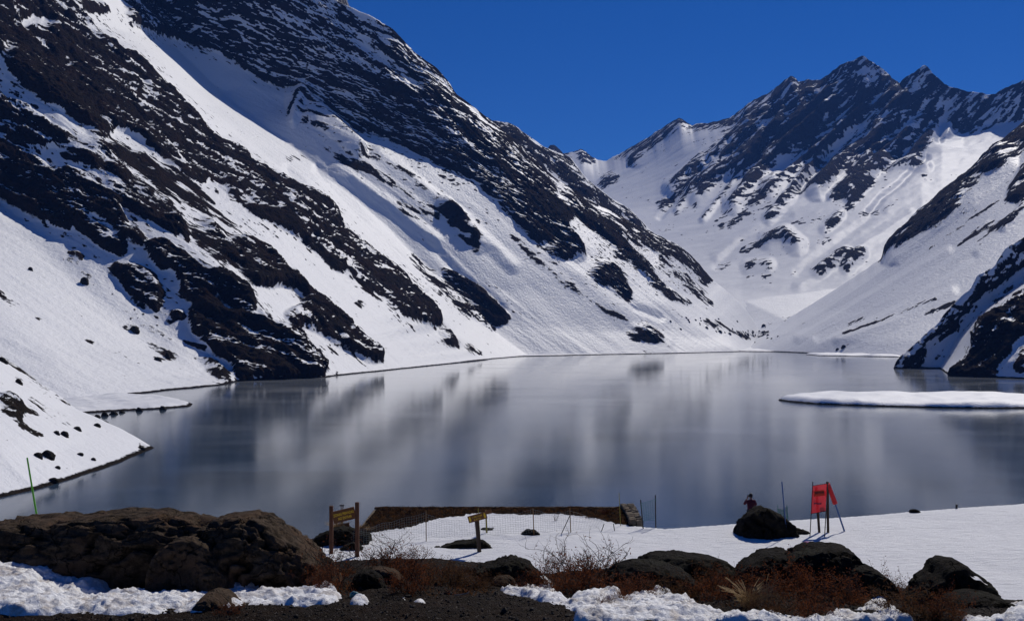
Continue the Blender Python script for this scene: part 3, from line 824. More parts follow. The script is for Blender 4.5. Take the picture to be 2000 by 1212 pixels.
for pts, w, v in [([(1540, 385), (1520, 405), (1500, 425)], 8, 0.8), ([(1500, 470), (1530, 458), (1552, 476)], 11, 0.72), ([(1450, 487), (1480, 478), (1500, 475)], 7, 0.7), ([(1640, 422), (1618, 443)], 7, 0.8), ([(1600, 474), (1618, 468)], 5, 0.8),
                  ([(1598, 532), (1628, 510), (1652, 492)], 9, 0.78), ([(1652, 525), (1668, 500), (1682, 495)], 9, 0.75), ([(1460, 520), (1480, 512), (1500, 518)], 8, 0.6), ([(1400, 525), (1425, 512)], 5, 0.55), ([(1455, 545), (1475, 535)], 4, 0.6), ([(1490, 540), (1510, 530)], 5, 0.5),
                  ([(1380, 455), (1410, 440)], 4, 0.55), ([(1400, 430), (1440, 405)], 4, 0.5), ([(1425, 440), (1460, 415)], 6, 0.6), ([(1240, 388), (1265, 392)], 3, 0.5), ([(1260, 398), (1300, 395)], 2.5, 0.5), ([(1320, 420), (1360, 400)], 3, 0.5), ([(1290, 450), (1320, 445)], 3.5, 0.5),
                  ([(1620, 340), (1580, 365), (1550, 385)], 5, 0.6), ([(1620, 420), (1600, 430), (1560, 435)], 4, 0.4), ([(1680, 420), (1720, 410), (1750, 392)], 4, 0.45), ([(1720, 330), (1760, 318), (1800, 320)], 4, 0.6), ([(1800, 340), (1815, 352)], 4, 0.4), ([(1730, 350), (1725, 345)], 4, 0.6),
                  ([(1540, 440), (1570, 425)], 3, 0.5), ([(1330, 460), (1350, 470)], 3, 0.4), ([(1500, 400), (1470, 430)], 4, 0.5)]:
    rk.stroke(pts, w, v)
crest = [(900, 330, 5400), (1040, 330, 5400), (1062, 300), (1075, 283), (1086, 284), (1100, 300), (1118, 296), (1135, 290), (1150, 303), (1165, 312, 5600), (1185, 314), (1215, 297), (1250, 280), (1290, 254), (1325, 232), (1350, 246), (1400, 238), (1425, 234, 5200), (1460, 205), (1500, 184),
         (1545, 150), (1560, 160), (1575, 155), (1600, 159), (1640, 129), (1685, 109, 4750), (1720, 134), (1755, 164), (1790, 138), (1805, 129), (1830, 154), (1855, 172), (1900, 181), (1940, 185), (1985, 164), (2030, 140, 4400), (2200, 40), (2600, -60, 4200)]
r1 = [(900, 420, 4900), (1150, 372, 4900), (1250, 340), (1350, 300, 4800), (1450, 262), (1560, 225), (1680, 210, 4560), (1780, 215), (1880, 250), (2030, 230), (2200, 170), (2600, 60, 3950)]
r2 = [(900, 470, 4300), (1150, 420, 4300), (1280, 402), (1380, 370), (1480, 342), (1600, 320), (1720, 308, 4240), (1840, 300), (1960, 310), (2100, 300), (2300, 250), (2600, 180, 3500)]
r3 = [(900, 520, 3700), (1150, 480), (1300, 455), (1420, 435), (1540, 415), (1680, 402, 3600), (1800, 400), (1950, 420), (2200, 380), (2600, 330, 3100)]
r4 = [(900, 560, 3200), (1200, 530), (1350, 520), (1450, 510), (1560, 492), (1680, 482, 3180), (1800, 490), (2000, 500), (2600, 480, 2800)]
r5 = [(900, 600, 2750), (1300, 580), (1450, 572, 2850), (1600, 568), (1800, 570), (2600, 570, 2500)]
M = 560
c0 = jag(line3(crest, M), 14.0, 90.0, 4)
r6 = [(900, 640, 2350), (1300, 632), (1450, 630, 2450), (1600, 628), (1800, 630), (2600, 630, 2200)]
G = loft([line3(r6, M), line3(r5, M), line3(r4, M), line3(r3, M), line3(r2, M), line3(r1, M), c0, c0 + np.array([0, 500, -400]), c0 + np.array([0, 1400, -1500])], [14, 50, 60, 60, 60, 80, 16, 6], M, 2, 0)
_r = random.Random(21)
farbump = []
for k in range(46):                                    # narrow ribs and gullies running down to the left
    t = _r.random()
    x0 = 1440 + 400 * t; y0 = 205 - 60 * math.sin(t * 3.0) + _r.uniform(-10, 150) * (0.4 + 0.6 * t)
    L = _r.uniform(60, 190); sl = _r.uniform(0.75, 1.25)
    pts = [(x0, y0)]
    for j in range(4):
        px_, py_ = pts[-1]
        pts.append((px_ - L / 4 + _r.uniform(-5, 5), py_ + L / 4 * sl + _r.uniform(-5, 5)))
    if k % 2: rk.stroke(pts, (_r.uniform(4, 8), 2), 0.9); farbump.append((pts, 6, 14))
    else: rk.stroke(pts, (_r.uniform(2, 5), 3), 0.12, 'set'); farbump.append((pts, 6, -12))
bump = Raster(0.0)
for pts, w, v in farbump: bump.stroke(pts, w, v, 'tent')
for pts, w, v in [([(1545, 160), (1480, 218), (1420, 272), (1360, 328), (1310, 368)], 14, 45), ([(1605, 165), (1540, 220), (1480, 285), (1420, 336), (1360, 385)], 14, 45), ([(1660, 140), (1605, 215), (1545, 280), (1500, 330), (1430, 400)], 16, 55),
                  ([(1685, 130), (1690, 200), (1625, 280), (1565, 322), (1500, 372)], 13, 45), ([(1800, 140), (1745, 230), (1695, 290), (1645, 322), (1595, 370)], 18, 60), ([(1810, 200), (1765, 270), (1705, 322), (1660, 378)], 14, 45),
                  ([(1455, 312), (1390, 344), (1320, 380)], 11, 28), ([(1325, 240), (1290, 262), (1240, 310)], 13, 45), ([(1500, 468), (1530, 456), (1556, 480)], 16, 30), ([(1598, 530), (1650, 494)], 12, 22), ([(1655, 522), (1680, 496)], 12, 22), ([(1545, 385), (1500, 425)], 10, 22),
                  ([(1640, 422), (1610, 448)], 9, 18), ([(1460, 520), (1500, 516)], 12, 20), ([(1700, 320), (1770, 318), (1810, 325)], 9, 22), ([(1780, 420), (1700, 470), (1620, 520), (1560, 560)], 10, 10), ([(1720, 410), (1640, 470), (1560, 530)], 9, -8),
                  ([(1580, 380), (1480, 440), (1400, 500)], 10, 10), ([(1540, 420), (1450, 470), (1400, 520)], 8, -8), ([(1870, 200), (1850, 260)], 8, 25), ([(1920, 190), (1905, 250)], 8, 25), ([(1970, 180), (1950, 236)], 8, 25), ([(1850, 190), (1835, 270)], 7, -25)]:
    bump.stroke(pts, w, v * 0.55, 'tent')
terrain('far_mountains', G, rk, bump, amp=15.0, wl=110, along=(-0.62, -0.35, -0.6), squash=0.25, sq2=0.12, sk=2.2, mat=M_far, snow_amp=6, warp=6, ledge=0.9, crest=(324, 70), groove=1.2, dip=-25, st=0.5)

# ------------------------------------------------------------------ right mountain
rk = Raster(0.02)
rk.poly([(2150, 120), (2000, 238), (1960, 270), (1905, 328), (1850, 370), (1800, 418), (1772, 440), (1742, 483), (1727, 500), (1765, 482), (1800, 457), (1830, 442), (1870, 412), (1886, 387), (1930, 347), (1962, 330), (2000, 290), (2150, 200)], 0.96)
rk.stroke([(1960, 318), (1975, 300), (2000, 275)], 6, 0.3, 'set')
rk.stroke([(1830, 385), (1860, 362)], 5, 0.4, 'set')
rk.stroke([(1765, 455), (1785, 440)], 6, 0.35, 'set')
rk.stroke([(1895, 375), (1925, 345)], 7, 0.45, 'set')
rk.poly([(2060, 310), (2000, 318), (1972, 365), (1962, 392), (1992, 395), (2060, 360)], 0.85)
rk.stroke([(2030, 395), (2000, 405), (1960, 438), (1915, 476)], (9, 4), 0.75)
for pts in [[(1650, 652), (1720, 627), (1800, 597), (1828, 587)], [(1800, 617), (1866, 590)], [(1815, 484), (1850, 462), (1890, 434), (1950, 390)], [(1870, 478), (1940, 432)], [(1880, 470), (1935, 425)], [(1715, 510), (1770, 478)], [(1655, 632), (1685, 616)], [(1600, 550), (1615, 540)]]:
    rk.stroke(pts, (1.8, 2.6), 0.95)
rc = [(2600, -180, 2500), (2200, 60), (2000, 238, 2450), (1960, 270), (1905, 328), (1850, 370), (1800, 418), (1772, 440), (1742, 483), (1728, 501, 2350), (1640, 562), (1560, 611), (1500, 646), (1440, 672, 2350)]
ra = [(2600, 0, 2300), (2200, 190), (2000, 330), (1900, 395), (1800, 470), (1700, 545), (1610, 607), (1550, 641), (1500, 666), (1462, 685, 2080)]
rb = [(2600, 140, 2050), (2200, 320), (2000, 440), (1850, 530), (1720, 605), (1620, 660), (1585, 689.5, 1839)]
rd = [(2600, 280, 1750), (2250, 430), (2050, 545), (1900, 622), (1800, 668), (1752, 696, 1600)]
re_ = [(2700, 420, 1500), (2300, 590), (2100, 670), (1950, 705, 1356)]
M = 320
c0 = jag(line3(rc, M), 5.0, 40.0, 5)
G = skirt(loft([c0 + np.array([500, 900, -900]), c0 + np.array([180, 380, -300]), c0, line3(ra, M), line3(rb, M), line3(rd, M), line3(re_, M)], [6, 20, 90, 70, 70, 30], M, 1, 1))
bump = Raster(0.0)
for pts, w, v in [([(1742, 490), (1800, 440), (1870, 390), (1960, 310)], 22, 16), ([(1560, 660), (1700, 580), (1850, 490)], 9, 3), ([(1600, 660), (1750, 590), (1900, 500)], 8, -3), ([(1960, 440), (2000, 410)], 10, 7), ([(1640, 665), (1760, 625), (1860, 570)], 10, 3)]:
    bump.stroke(pts, w, v, 'tent')
terrain('right_mountain', G, rk, bump, amp=9.0, wl=70, along=(-0.75, -0.15, -0.6), squash=0.38, mat=M_right, snow_amp=1.4, shore=0.5, dip=-25, warp=6, crest=(26, 14))

# ------------------------------------------------------------------ cliffs at the right edge
rk = Raster(0.02)
rk.poly([(2150, 370), (2000, 463), (1960, 488), (1942, 523), (1908, 538), (1895, 568), (1872, 583), (1840, 618), (1835, 630), (1800, 658), (1770, 688), (1744, 712), (1744, 726), (1792, 724), (1812, 682), (1800, 674), (1840, 646), (1870, 626), (1895, 597), (1920, 572), (1945, 562), (1980, 532), (2000, 520), (2150, 460)], 0.96)
rk.stroke([(1795, 674), (1780, 690)], 4, 0.3, 'set')
rk.stroke([(1925, 560), (1955, 535), (1990, 500)], 5, 0.4, 'set')
rk.stroke([(1832, 700), (1842, 692)], 6, 0.9); rk.stroke([(1838, 662), (1850, 650), (1868, 634)], 6, 0.72); rk.stroke([(1945, 590), (1975, 560)], 4, 0.6); rk.stroke([(1880, 615), (1905, 600)], 4, 0.5)
rk.poly([(2200, 470), (2000, 573), (1965, 598), (1930, 618), (1910, 638), (1903, 688), (1880, 710), (1846, 735), (1880, 745), (1945, 745), (1947, 712), (1972, 692), (1986, 662), (2010, 650), (2200, 620)], 0.97)
rk.poly([(1957, 612), (1985, 602), (1990, 640), (1966, 640)], 0.3)
rk.stroke([(2000, 690), (1990, 720)], 9, 0.8)
A = [(2300, 290, 1180), (2150, 370), (2000, 463), (1960, 488), (1942, 521), (1908, 538), (1895, 566), (1872, 583), (1842, 616), (1834, 631), (1800, 660), (1772, 686), (1750, 706), (1744, 719, 1096)]
Gu = [(2300, 400, 1200), (2150, 465), (2000, 548), (1940, 590), (1900, 625), (1870, 660), (1835, 719, 1096)]
Bf = [(2300, 440, 1030), (2150, 500), (2020, 565), (1965, 600), (1935, 622), (1918, 650), (1905, 690), (1885, 712), (1856, 733.5, 914)]
Bn = [(2300, 540, 920), (2150, 600), (2050, 650), (2000, 682), (1970, 705), (1945, 737.5, 874)]
En = [(2500, 520, 860), (2250, 640), (2100, 710), (2050, 741, 842)]
En2 = [(2700, 560, 700), (2400, 690), (2250, 770, 645)]
M = 220
c0 = jag(line3(A, M), 3.0, 20.0, 6)
G = skirt(loft([c0 + np.array([160, 120, -160]), c0 + np.array([50, 40, -25]), c0, line3(Gu, M), line3(Bf, M), line3(Bn, M), line3(En, M), line3(En2, M)], [6, 10, 40, 50, 50, 40, 20], M, 1, 1))
terrain('right_cliff', G, rk, None, amp=7.0, wl=38, along=(-0.6, -0.1, -0.75), squash=0.45, mat=M_left, snow_amp=0.7, shore=0.6, warp=5, crest=(16, 8))

# ------------------------------------------------------------------ valley floor at the head of the lake
def vf(X, Y):
    sh = np.interp(X, [-100, 0, 174, 400, 520, 620, 900], [1550, 1590, 1745, 2010, 1960, 1700, 1500])
    t = Y - sh
    return np.where(t < 0, t * 0.05, 0.9 * (1 - np.exp(-t / 6)) + np.clip(t, 0, 1500) * 0.035 + np.clip(t - 200, 0, 1500) * 0.10)
nx, ny = 160, 220
X, Y = np.meshgrid(np.linspace(-50, 900, nx), np.linspace(1550, 3300, ny), indexing='ij')
Gv = np.stack([X, Y, vf(X, Y)], -1)
rk = Raster(0.03)
rk.stroke([(1300, 625), (1380, 645), (1460, 660), (1500, 650)], 9, 0.33)
rk.stroke([(1500, 632), (1560, 618), (1580, 605)], 4, 0.4)
rk.stroke([(1505, 665), (1560, 668)], 3, 0.4)
terrain('valley_floor', Gv, rk, None, amp=5, wl=26, along=(1, 0, 0), squash=0.6, mat=M_right, snow_amp=1.2, shore=0.5, warp=3)

# ------------------------------------------------------------------ near left slope
rk = Raster(0.02)
rk.poly([(-60, 760), (5, 770), (22, 770), (40, 790), (43, 818), (22, 806), (0, 785)], 0.97)
rk.stroke([(40, 800), (72, 810)], (6, 2), 0.9)
rk.stroke([(-20, 680), (8, 700), (30, 715), (70, 742), (96, 760)], (4, 3), 0.72)
rk.stroke([(112, 768), (136, 790)], 4, 0.9); rk.stroke([(5, 805), (40, 822)], 4, 0.75); rk.stroke([(42, 830), (60, 845), (80, 852)], 5, 0.8); rk.stroke([(60, 780), (85, 800)], 4, 0.6); rk.stroke([(30, 735), (42, 748)], 3, 0.7)
rk.stroke([(60, 790), (150, 830)], 16, 0.16)
rk.stroke([(275, 869), (300, 876)], 3, 0.9)
ls = [[(-700, 900, 200), (-500, 1010), (-300, 1075, 186)],
      [(-450, 720, 270), (-200, 880), (-60, 985, 236)],
      [(-350, 620, 310), (-100, 790), (0, 875), (70, 955.5, 258.5)],
      [(-260, 560, 360), (-60, 700), (60, 800), (140, 870), (205, 914, 298.5)],
      [(-150, 580, 420), (0, 692), (40, 718), (75, 745), (110, 768), (150, 798), (190, 815), (240, 838), (302, 874, 351)]]
M = 300
LL = [line3(l, M) for l in ls]
c0 = LL[-1]
LL += [c0 + np.array([-3, 14, -5.0]), c0 + np.array([-25, 70, -30])]
G = skirt(loft(LL, [30, 70, 80, 60, 30, 14, 12], M, 2, 2), 5, 4)
terrain('near_left_slope', G, rk, None, amp=2.2, wl=11, along=(0.7, -0.3, -0.6), squash=0.5, mat=M_near, snow_amp=0.4, shore=0.16, warp=5, groove=0.15)

# ------------------------------------------------------------------ low snow spits
def spit(name, pts, hgt, slope, cell, wl, seed):
    W = np.array([px(x, y, 2000.0 * H / (y - HY))[:2] for x, y in pts])
    x0, y0 = W.min(0) - 6; x1, y1 = W.max(0) + 6
    nx = int(min(420, (x1 - x0) / cell)); ny = int(min(420, (y1 - y0) / cell))
    X, Y = np.meshgrid(np.linspace(x0, x1, nx), np.linspace(y0, y1, ny), indexing='ij')
    ins = np.zeros(X.shape, bool); dist = np.full(X.shape, 1e9)
    for k in range(len(W)):
        a, b = W[k], W[(k + 1) % len(W)]
        ins ^= ((a[1] > Y) != (b[1] > Y)) & (X < (b[0] - a[0]) * (Y - a[1]) / (b[1] - a[1] + 1e-9) + a[0])
        d = b - a
        t = np.clip(((X - a[0]) * d[0] + (Y - a[1]) * d[1]) / (d @ d), 0, 1)
        dist = np.minimum(dist, np.hypot(X - a[0] - t * d[0], Y - a[1] - t * d[1]))
    sd = np.where(ins, dist, -dist)
    P = np.stack([X.ravel(), Y.ravel(), 0 * X.ravel()], -1)
    sd = sd + (fbm(P, wl, 4, off=seed) * wl * 0.09).reshape(X.shape)
    hgt_m = hgt * np.clip(1 + 0.9 * fbm(P, wl * 0.8, 3, off=seed + 2), 0.45, 1.5).reshape(X.shape)
    Z = hgt_m * (1 - np.exp(-np.clip(sd, 0, None) * slope / hgt)) + np.clip(sd, -30, 0) * 0.2
    Z = Z + (fbm(P, wl * 1.5, 3, off=seed + 4).reshape(X.shape)) * hgt * 0.12 * sstep(0, 8, sd)
    st = fbm(P, 2.5, 3, off=seed + 9)
    rkv = 0.55 - (Z.ravel() - 0.42 * (1 + 0.9 * st)) * 1.6
    V = np.stack([X, Y, Z], -1).reshape(-1, 3)
    Fq = grid_faces(nx, ny)
    keep = (V[Fq][:, :, 2].max(1) > -1.5)
    o = mesh_obj(name, V, Fq[keep], M_near, True, {'rock': rkv})
    return tag(o, kind='structure')
spit('snow_spit', [(1524, 781), (1545, 776), (1600, 774), (1800, 774), (2000, 774), (2300, 774), (2300, 799), (2000, 797.5), (1850, 797), (1700, 793), (1600, 789), (1545, 784)], 3.4, 1.3, 0.55, 46, 2)
spit('snow_spit', [(30, 800), (160, 776), (250, 772), (330, 775), (378, 788), (372, 793), (300, 799), (220, 803), (160, 807), (90, 822)], 2.2, 0.5, 0.5, 22, 12)
spit('snow_spit', [(1575, 692), (1640, 690.5), (1700, 690), (1760, 690), (1760, 697), (1700, 696), (1640, 695), (1600, 694.5)], 3.0, 0.9, 1.6, 60, 22)
# ------------------------------------------------------------------ ground by the camera and the snow bench below it
_rx = np.array([-900, 0, 300, 600, 700, 850, 960, 1050, 1200, 1400, 1600, 1700, 1800, 1900, 2000, 2900], float)
_ry = np.array([1132, 1130, 1142, 1124, 1116, 1112, 1124, 1146, 1134, 1132, 1140, 1160, 1184, 1194, 1199, 1204], float)

EDGE = [(-700, 1092), (300, 1088), (600, 1075), (640, 1062), (672, 1050), (700, 1034), (735, 990), (1236, 990), (1238, 1026), (1300, 1031), (1430, 1022.5), (1540, 1016),
        (1700, 1005), (1850, 993.5), (2000, 982.5), (2500, 940)]
def on_plane(x, y, z=30.0):
    Y = (H - z) * F / (y - HY)
    return np.array([(x - 1000) / F * Y, Y])
EW = np.array([on_plane(*e) for e in EDGE])

def edge_y(X):
    """far limit of the bench at X (the terrace sticks out as a block)"""
    left = EW[:6]; right = EW[8:]
    yl = np.interp(X, left[:, 0], left[:, 1])
    yr = np.interp(X, right[:, 0], right[:, 1])
    e = np.where(X < 6.2, yl, yr)
    return np.where((X > -7.7) & (X < 6.35), 58.1, e)

def zg(X, Y):
    X = np.asarray(X, float); Y = np.asarray(Y, float)
    xp = 1000 + F * X / np.maximum(Y, 6)
    yr = np.interp(xp, _rx, _ry)
    zr = H - (yr - HY) / F * 14.5
    z = np.where(Y < 11, 36.92, 36.92 + (zr - 36.92) * sstep(11, 14.5, Y))
    z = np.where(Y > 14.5, zr - 1.1 * sstep(14.0, 18.5, Y) * np.clip((Y - 14.5) / 3.5, 0, 1), z)
    t = np.clip((Y - 18) / 16.0, 0, 1)
    z = np.where(Y > 18, (zr - 1.1) * (1 - t) ** 1.3 + 30.0 * (1 - (1 - t) ** 1.3), z)
    over = np.clip(Y - edge_y(X), 0, None)
    return z - np.where(over > 0, 0.05 + over * 1.3, 0) * (over > 0)

def ground_z(X, Y):
    return float(zg(np.array([X]), np.array([Y]))[0])

def ground_at(x, y, near=9.0, far=70.0):
    """where the line of sight through pixel (x, y) meets the ground"""
    Ys = np.arange(near, far, 0.02)
    X = (x - 1000) / F * Ys
    d = zg(X, Ys) - (H - (y - HY) / F * Ys)
    k = np.argmax(d > 0)
    return np.array([X[k], Ys[k], zg(X[k:k + 1], Ys[k:k + 1])[0]])

def on_bench(x, y):
    p = on_plane(x, y)
    return np.array([p[0], p[1], 30.0])

# foreground earth
nx, ny = 540, 290
xs = np.linspace(-8.6, 8.6, nx)
X, Y = np.meshgrid(xs, np.linspace(9.3, 19.0, ny), indexing='ij')
P = np.stack([X.ravel(), Y.ravel(), 0 * X.ravel()], -1)
rough = fbm(P, 1.1, 4, off=2).reshape(X.shape) * 0.07 + fbm(P, 0.22, 4, gain=0.6, ridged=True, off=6).reshape(X.shape) * 0.028
Z = zg(X, Y) + rough
G = np.stack([X, Y, Z], -1)
o = mesh_obj('ground', G.reshape(-1, 3), grid_faces(nx, ny), M_earth, True)
tag(o, kind='structure')
# slope hidden below the foreground and the ground the photographer stands on
o = rect_grid('ground', -60, 60, 18.9, 38.2, 120, 60, lambda X, Y: zg(X, Y) - 0.03, M_earth); tag(o, kind='structure')
o = rect_grid('ground', -60, 60, -30, 9.4, 60, 30, lambda X, Y: zg(X, Y) - 0.03, M_earth); tag(o, kind='structure')
o = rect_grid('ground', -60, -8.55, 9.3, 19.0, 40, 30, lambda X, Y: zg(X, Y), M_earth); tag(o, kind='structure')
o = rect_grid('ground', 8.55, 60, 9.3, 19.0, 40, 30, lambda X, Y: zg(X, Y), M_earth); tag(o, kind='structure')

# snow bench with the bare terrace
sc_r = Raster(-0.5)
sc_r.poly([(690, 1046), (740, 1039), (800, 1031), (850, 1014), (930, 1004), (1000, 1004), (1100, 1004.5), (1160, 1012), (1180, 1018), (1240, 1027), (1250, 980), (680, 980), (670, 1052)], 0.6)
sc_r.poly([(590, 1080), (606, 1064), (640, 1046), (700, 1034), (690, 1046), (650, 1062)], 0.4)
def bench(name, x0, x1, y0, y1, nx, ny):
    X, Y = np.meshgrid(np.linspace(x0, x1, nx), np.linspace(y0, y1, ny), indexing='ij')
    P = np.stack([X.ravel(), Y.ravel(), 0 * X.ravel()], -1)
    ed = edge_y(X) - Y
    x, y = 1000 + F * X.ravel() / Y.ravel(), HY + F * 10.0 / Y.ravel()
    rkv = sc_r.sample(x + 3 * fbm(P, 1.0, 3), y + 2.0 * fbm(P, 1.0, 4, off=4))
    inner = (sstep(0, 1.2, ed) * sstep(36, 42, Y)).ravel()
    und = fbm(P, 6.0, 3, off=3) * 0.10 + fbm(P, 1.1, 4, gain=0.6, off=8) * 0.035 + fbm(P * np.array([0.5, 1, 1]), 0.42, 3, off=12) * 0.018
    Z = zg(X, Y).ravel() + und * 1.5 * (0.3 + 0.7 * inner) + np.where(rkv > 0, fbm(P, 0.8, 4, ridged=True, off=19) * 0.10, 0)
    V = np.stack([X.ravel(), Y.ravel(), Z], -1)
    o = mesh_obj(name, V, grid_faces(nx, ny), M_bench, True, {'rock': rkv})
    return tag(o, kind='structure')
bench('snow_field', -34, 40, 37.5, 72, 520, 280)

# snow lying in the foreground
sn = Raster(0.0)
sn.poly([(-250, 1085), (60, 1088), (90, 1104), (150, 1122), (250, 1124), (300, 1118), (330, 1114), (380, 1128), (440, 1140), (480, 1152), (540, 1162), (600, 1157), (640, 1149), (668, 1164), (662, 1182),
         (560, 1188), (480, 1184), (400, 1196), (300, 1203), (200, 1201), (100, 1205), (0, 1203), (-250, 1206)], 1.0)
sn.poly([(690, 1170), (705, 1168), (726, 1177), (710, 1184), (680, 1183)], 1.0); sn.poly([(796, 1178), (815, 1171), (842, 1176), (835, 1182), (800, 1182)], 1.0); sn.poly([(780, 1168), (792, 1164), (798, 1172), (786, 1176)], 1.0)
sn.poly([(968, 1140), (1000, 1132), (1060, 1134), (1085, 1140), (1075, 1152), (1092, 1168), (1112, 1174), (1165, 1154), (1200, 1150), (1208, 1168), (1230, 1174), (1285, 1164), (1298, 1152), (1330, 1178), (1385, 1192), (1450, 1200), (1440, 1225),
         (1112, 1225), (1150, 1196), (1110, 1186), (1060, 1182), (1020, 1166), (985, 1158)], 1.0)
sn.poly([(1440, 1206), (1520, 1202), (1600, 1208), (1690, 1184), (1720, 1172), (1742, 1190), (1765, 1206), (1800, 1216), (1600, 1228), (1430, 1225)], 1.0)
sn.poly([(1880, 1208), (1920, 1202), (1960, 1200), (1990, 1186), (2030, 1180), (2200, 1190), (2200, 1228), (1870, 1225)], 1.0)
snb = sn.blur(4)
nx, ny = 760, 280
X, Y = np.meshgrid(np.linspace(-8.4, 8.4, nx), np.linspace(9.6, 15.4, ny), indexing='ij')
P = np.stack([X.ravel(), Y.ravel(), 0 * X.ravel()], -1)
z0 = zg(X, Y).ravel()
x, y = 1000 + F * P[:, 0] / P[:, 1], HY + F * (H - z0) / P[:, 1]
mk = snb.sample(x + 14 * fbm(P, 0.5, 4, off=5), y + 7 * fbm(P, 0.5, 4, off=15))
lump = 1 - np.abs(fbm(P, 0.55, 4, gain=0.55, off=25)) * 1.6
crag = fbm(P, 0.20, 4, gain=0.62, ridged=True, off=35)
bank = 0.30 * np.exp(-((P[:, 0] + 6.7) / 0.75) ** 2) + 0.10 * np.clip(fbm(P * np.array([1, 0.3, 1]), 0.55, 3, off=71) * 2.2, -0.3, 1)
t = (mk - 0.42) * 0.06 + bank * sstep(12.4, 13.3, P[:, 1]) * (1 - sstep(13.6, 14.1, P[:, 1])) * sstep(0.3, 0.8, mk) * (P[:, 0] < -2.6) + sstep(0.25, 0.9, mk) * (0.035 * lump + 0.05 * crag + 0.025 * fbm(P, 0.07, 3, ridged=True, off=65) + 0.10 * np.clip(fbm(P, 0.7, 5, gain=0.6, off=45) * 2, -0.9, 1)) - 0.025
V = np.stack([X.ravel(), Y.ravel(), z0 + t], -1)
Fq = grid_faces(nx, ny)
keep = t[Fq].max(1) > -0.05
o = mesh_obj('snow_patch', V, Fq[keep], M_clump, True)
tag(o, 'patches of old lumpy snow lying on the dark foreground earth', kind='stuff')

# ------------------------------------------------------------------ boulders
def ico(sub):
    bm = bmesh.new()
    bmesh.ops.create_icosphere(bm, subdivisions=sub, radius=1.0)
    V = np.array([v.co[:] for v in bm.verts]); Fc = np.array([[v.index for v in f.verts] for f in bm.faces])
    bm.free()
    return V, Fc
ICO = {k: ico(k) for k in (3, 4, 5, 6)}

def boulder(label, prof, base, Y, thick, mat, sub=5, rough=0.07, seed=0, group=None, name='boulder', cat='boulder', sink=0.12, power=0.62):
    """a solid rock: its skyline (traced pixels) sits at distance Y, real depth 'thick' metres"""
    p = np.array(prof, float)
    s = Y / F
    xa, xb = p[0, 0], p[-1, 0]
    cx = (xa + xb) / 2; hw = (xb - xa) / 2 * s
    zb = H - (base - HY) * s
    V, Fc = ICO[sub]
    ux = np.clip(V[:, 0], -0.9999, 0.9999)
    top = np.interp(cx + ux * (xb - xa) / 2, p[:, 0], H - (p[:, 1] - HY) * s) - zb
    top = np.maximum(top, 0.02)
    r = np.sqrt(1 - ux ** 2) + 1e-6
    cs, sn_ = V[:, 1] / r, V[:, 2] / r
    up = np.sign(sn_) * np.abs(sn_) ** power
    hm = top.max()
    z = np.where(sn_ > 0, top * up, (sink + 0.12 * hm) * up)
    yy = np.sign(cs) * np.abs(cs) ** 0.75 * thick / 2 * np.clip(r, 0, 1) ** 0.55
    Q = np.stack([ux * hw, yy, z], -1)
    nrm = np.stack([ux / hw, yy / (thick / 2) ** 2, z / hm ** 2], -1); nrm /= np.linalg.norm(nrm, axis=1, keepdims=True) + 1e-9
    S = min(hw, hm) if min(hw, hm) > 0.15 else max(hw, hm) * 0.5
    P = Q + seed * 13.7
    a = fbm(P, S * 0.9, 4, ridged=True, off=seed) * 0.7 + fbm(P * np.array([1, 1, 1.7]), S * 0.33, 5, gain=0.68, ridged=True, off=seed + 3) * 0.9
    # flat broken faces: nearest-cell offsets
    cell = rng.normal(size=(26, 3)) * np.array([hw, thick / 2, hm * 0.7]) + np.array([0, 0, hm * 0.4])
    lv = rng.uniform(-0.5, 0.5, 26)
    idx = np.argmin(((Q[:, None, :] + 0.15 * S * fbm(P, S * 0.5, 2, off=7)[:, None, None] - cell[None]) ** 2).sum(-1), 1)
    a = a + 0.6 * lv[idx]
    cr = np.abs(fbm(P * np.array([1, 1, 1.5]), S * 0.75, 3, gain=0.5, off=seed + 31))
    a = a - 1.3 * (1 - sstep(0.0, 0.07, cr))              # long cracks
    D3 = np.array([hw, thick / 2, hm])
    for k in range(16):                                # broken faces: cut by planes
        nn = rng.normal(size=3) * np.array([0.7, 1.1, 0.6]); nn[1] -= 0.3; nn /= np.linalg.norm(nn)
        U = Q / D3 - [0, 0, 0.3]
        dd = U @ nn
        lim = dd.max() * rng.uniform(0.70, 0.92)
        ex = np.clip(dd - lim, 0, None) * 0.9
        Q = Q - ex[:, None] * nn[None] * D3 * np.array([0.45, 1, 0.3])
    topfade = 1 - 0.75 * np.clip(up, 0, 1) ** 6
    Q = Q + nrm * (a * rough * S * 2 * topfade)[:, None]
    o = mesh_obj(name, Q, Fc, mat, True)
    o.location = (float((cx - 1000) * s), float(Y), float(zb))
    return tag(o, label, cat, group)

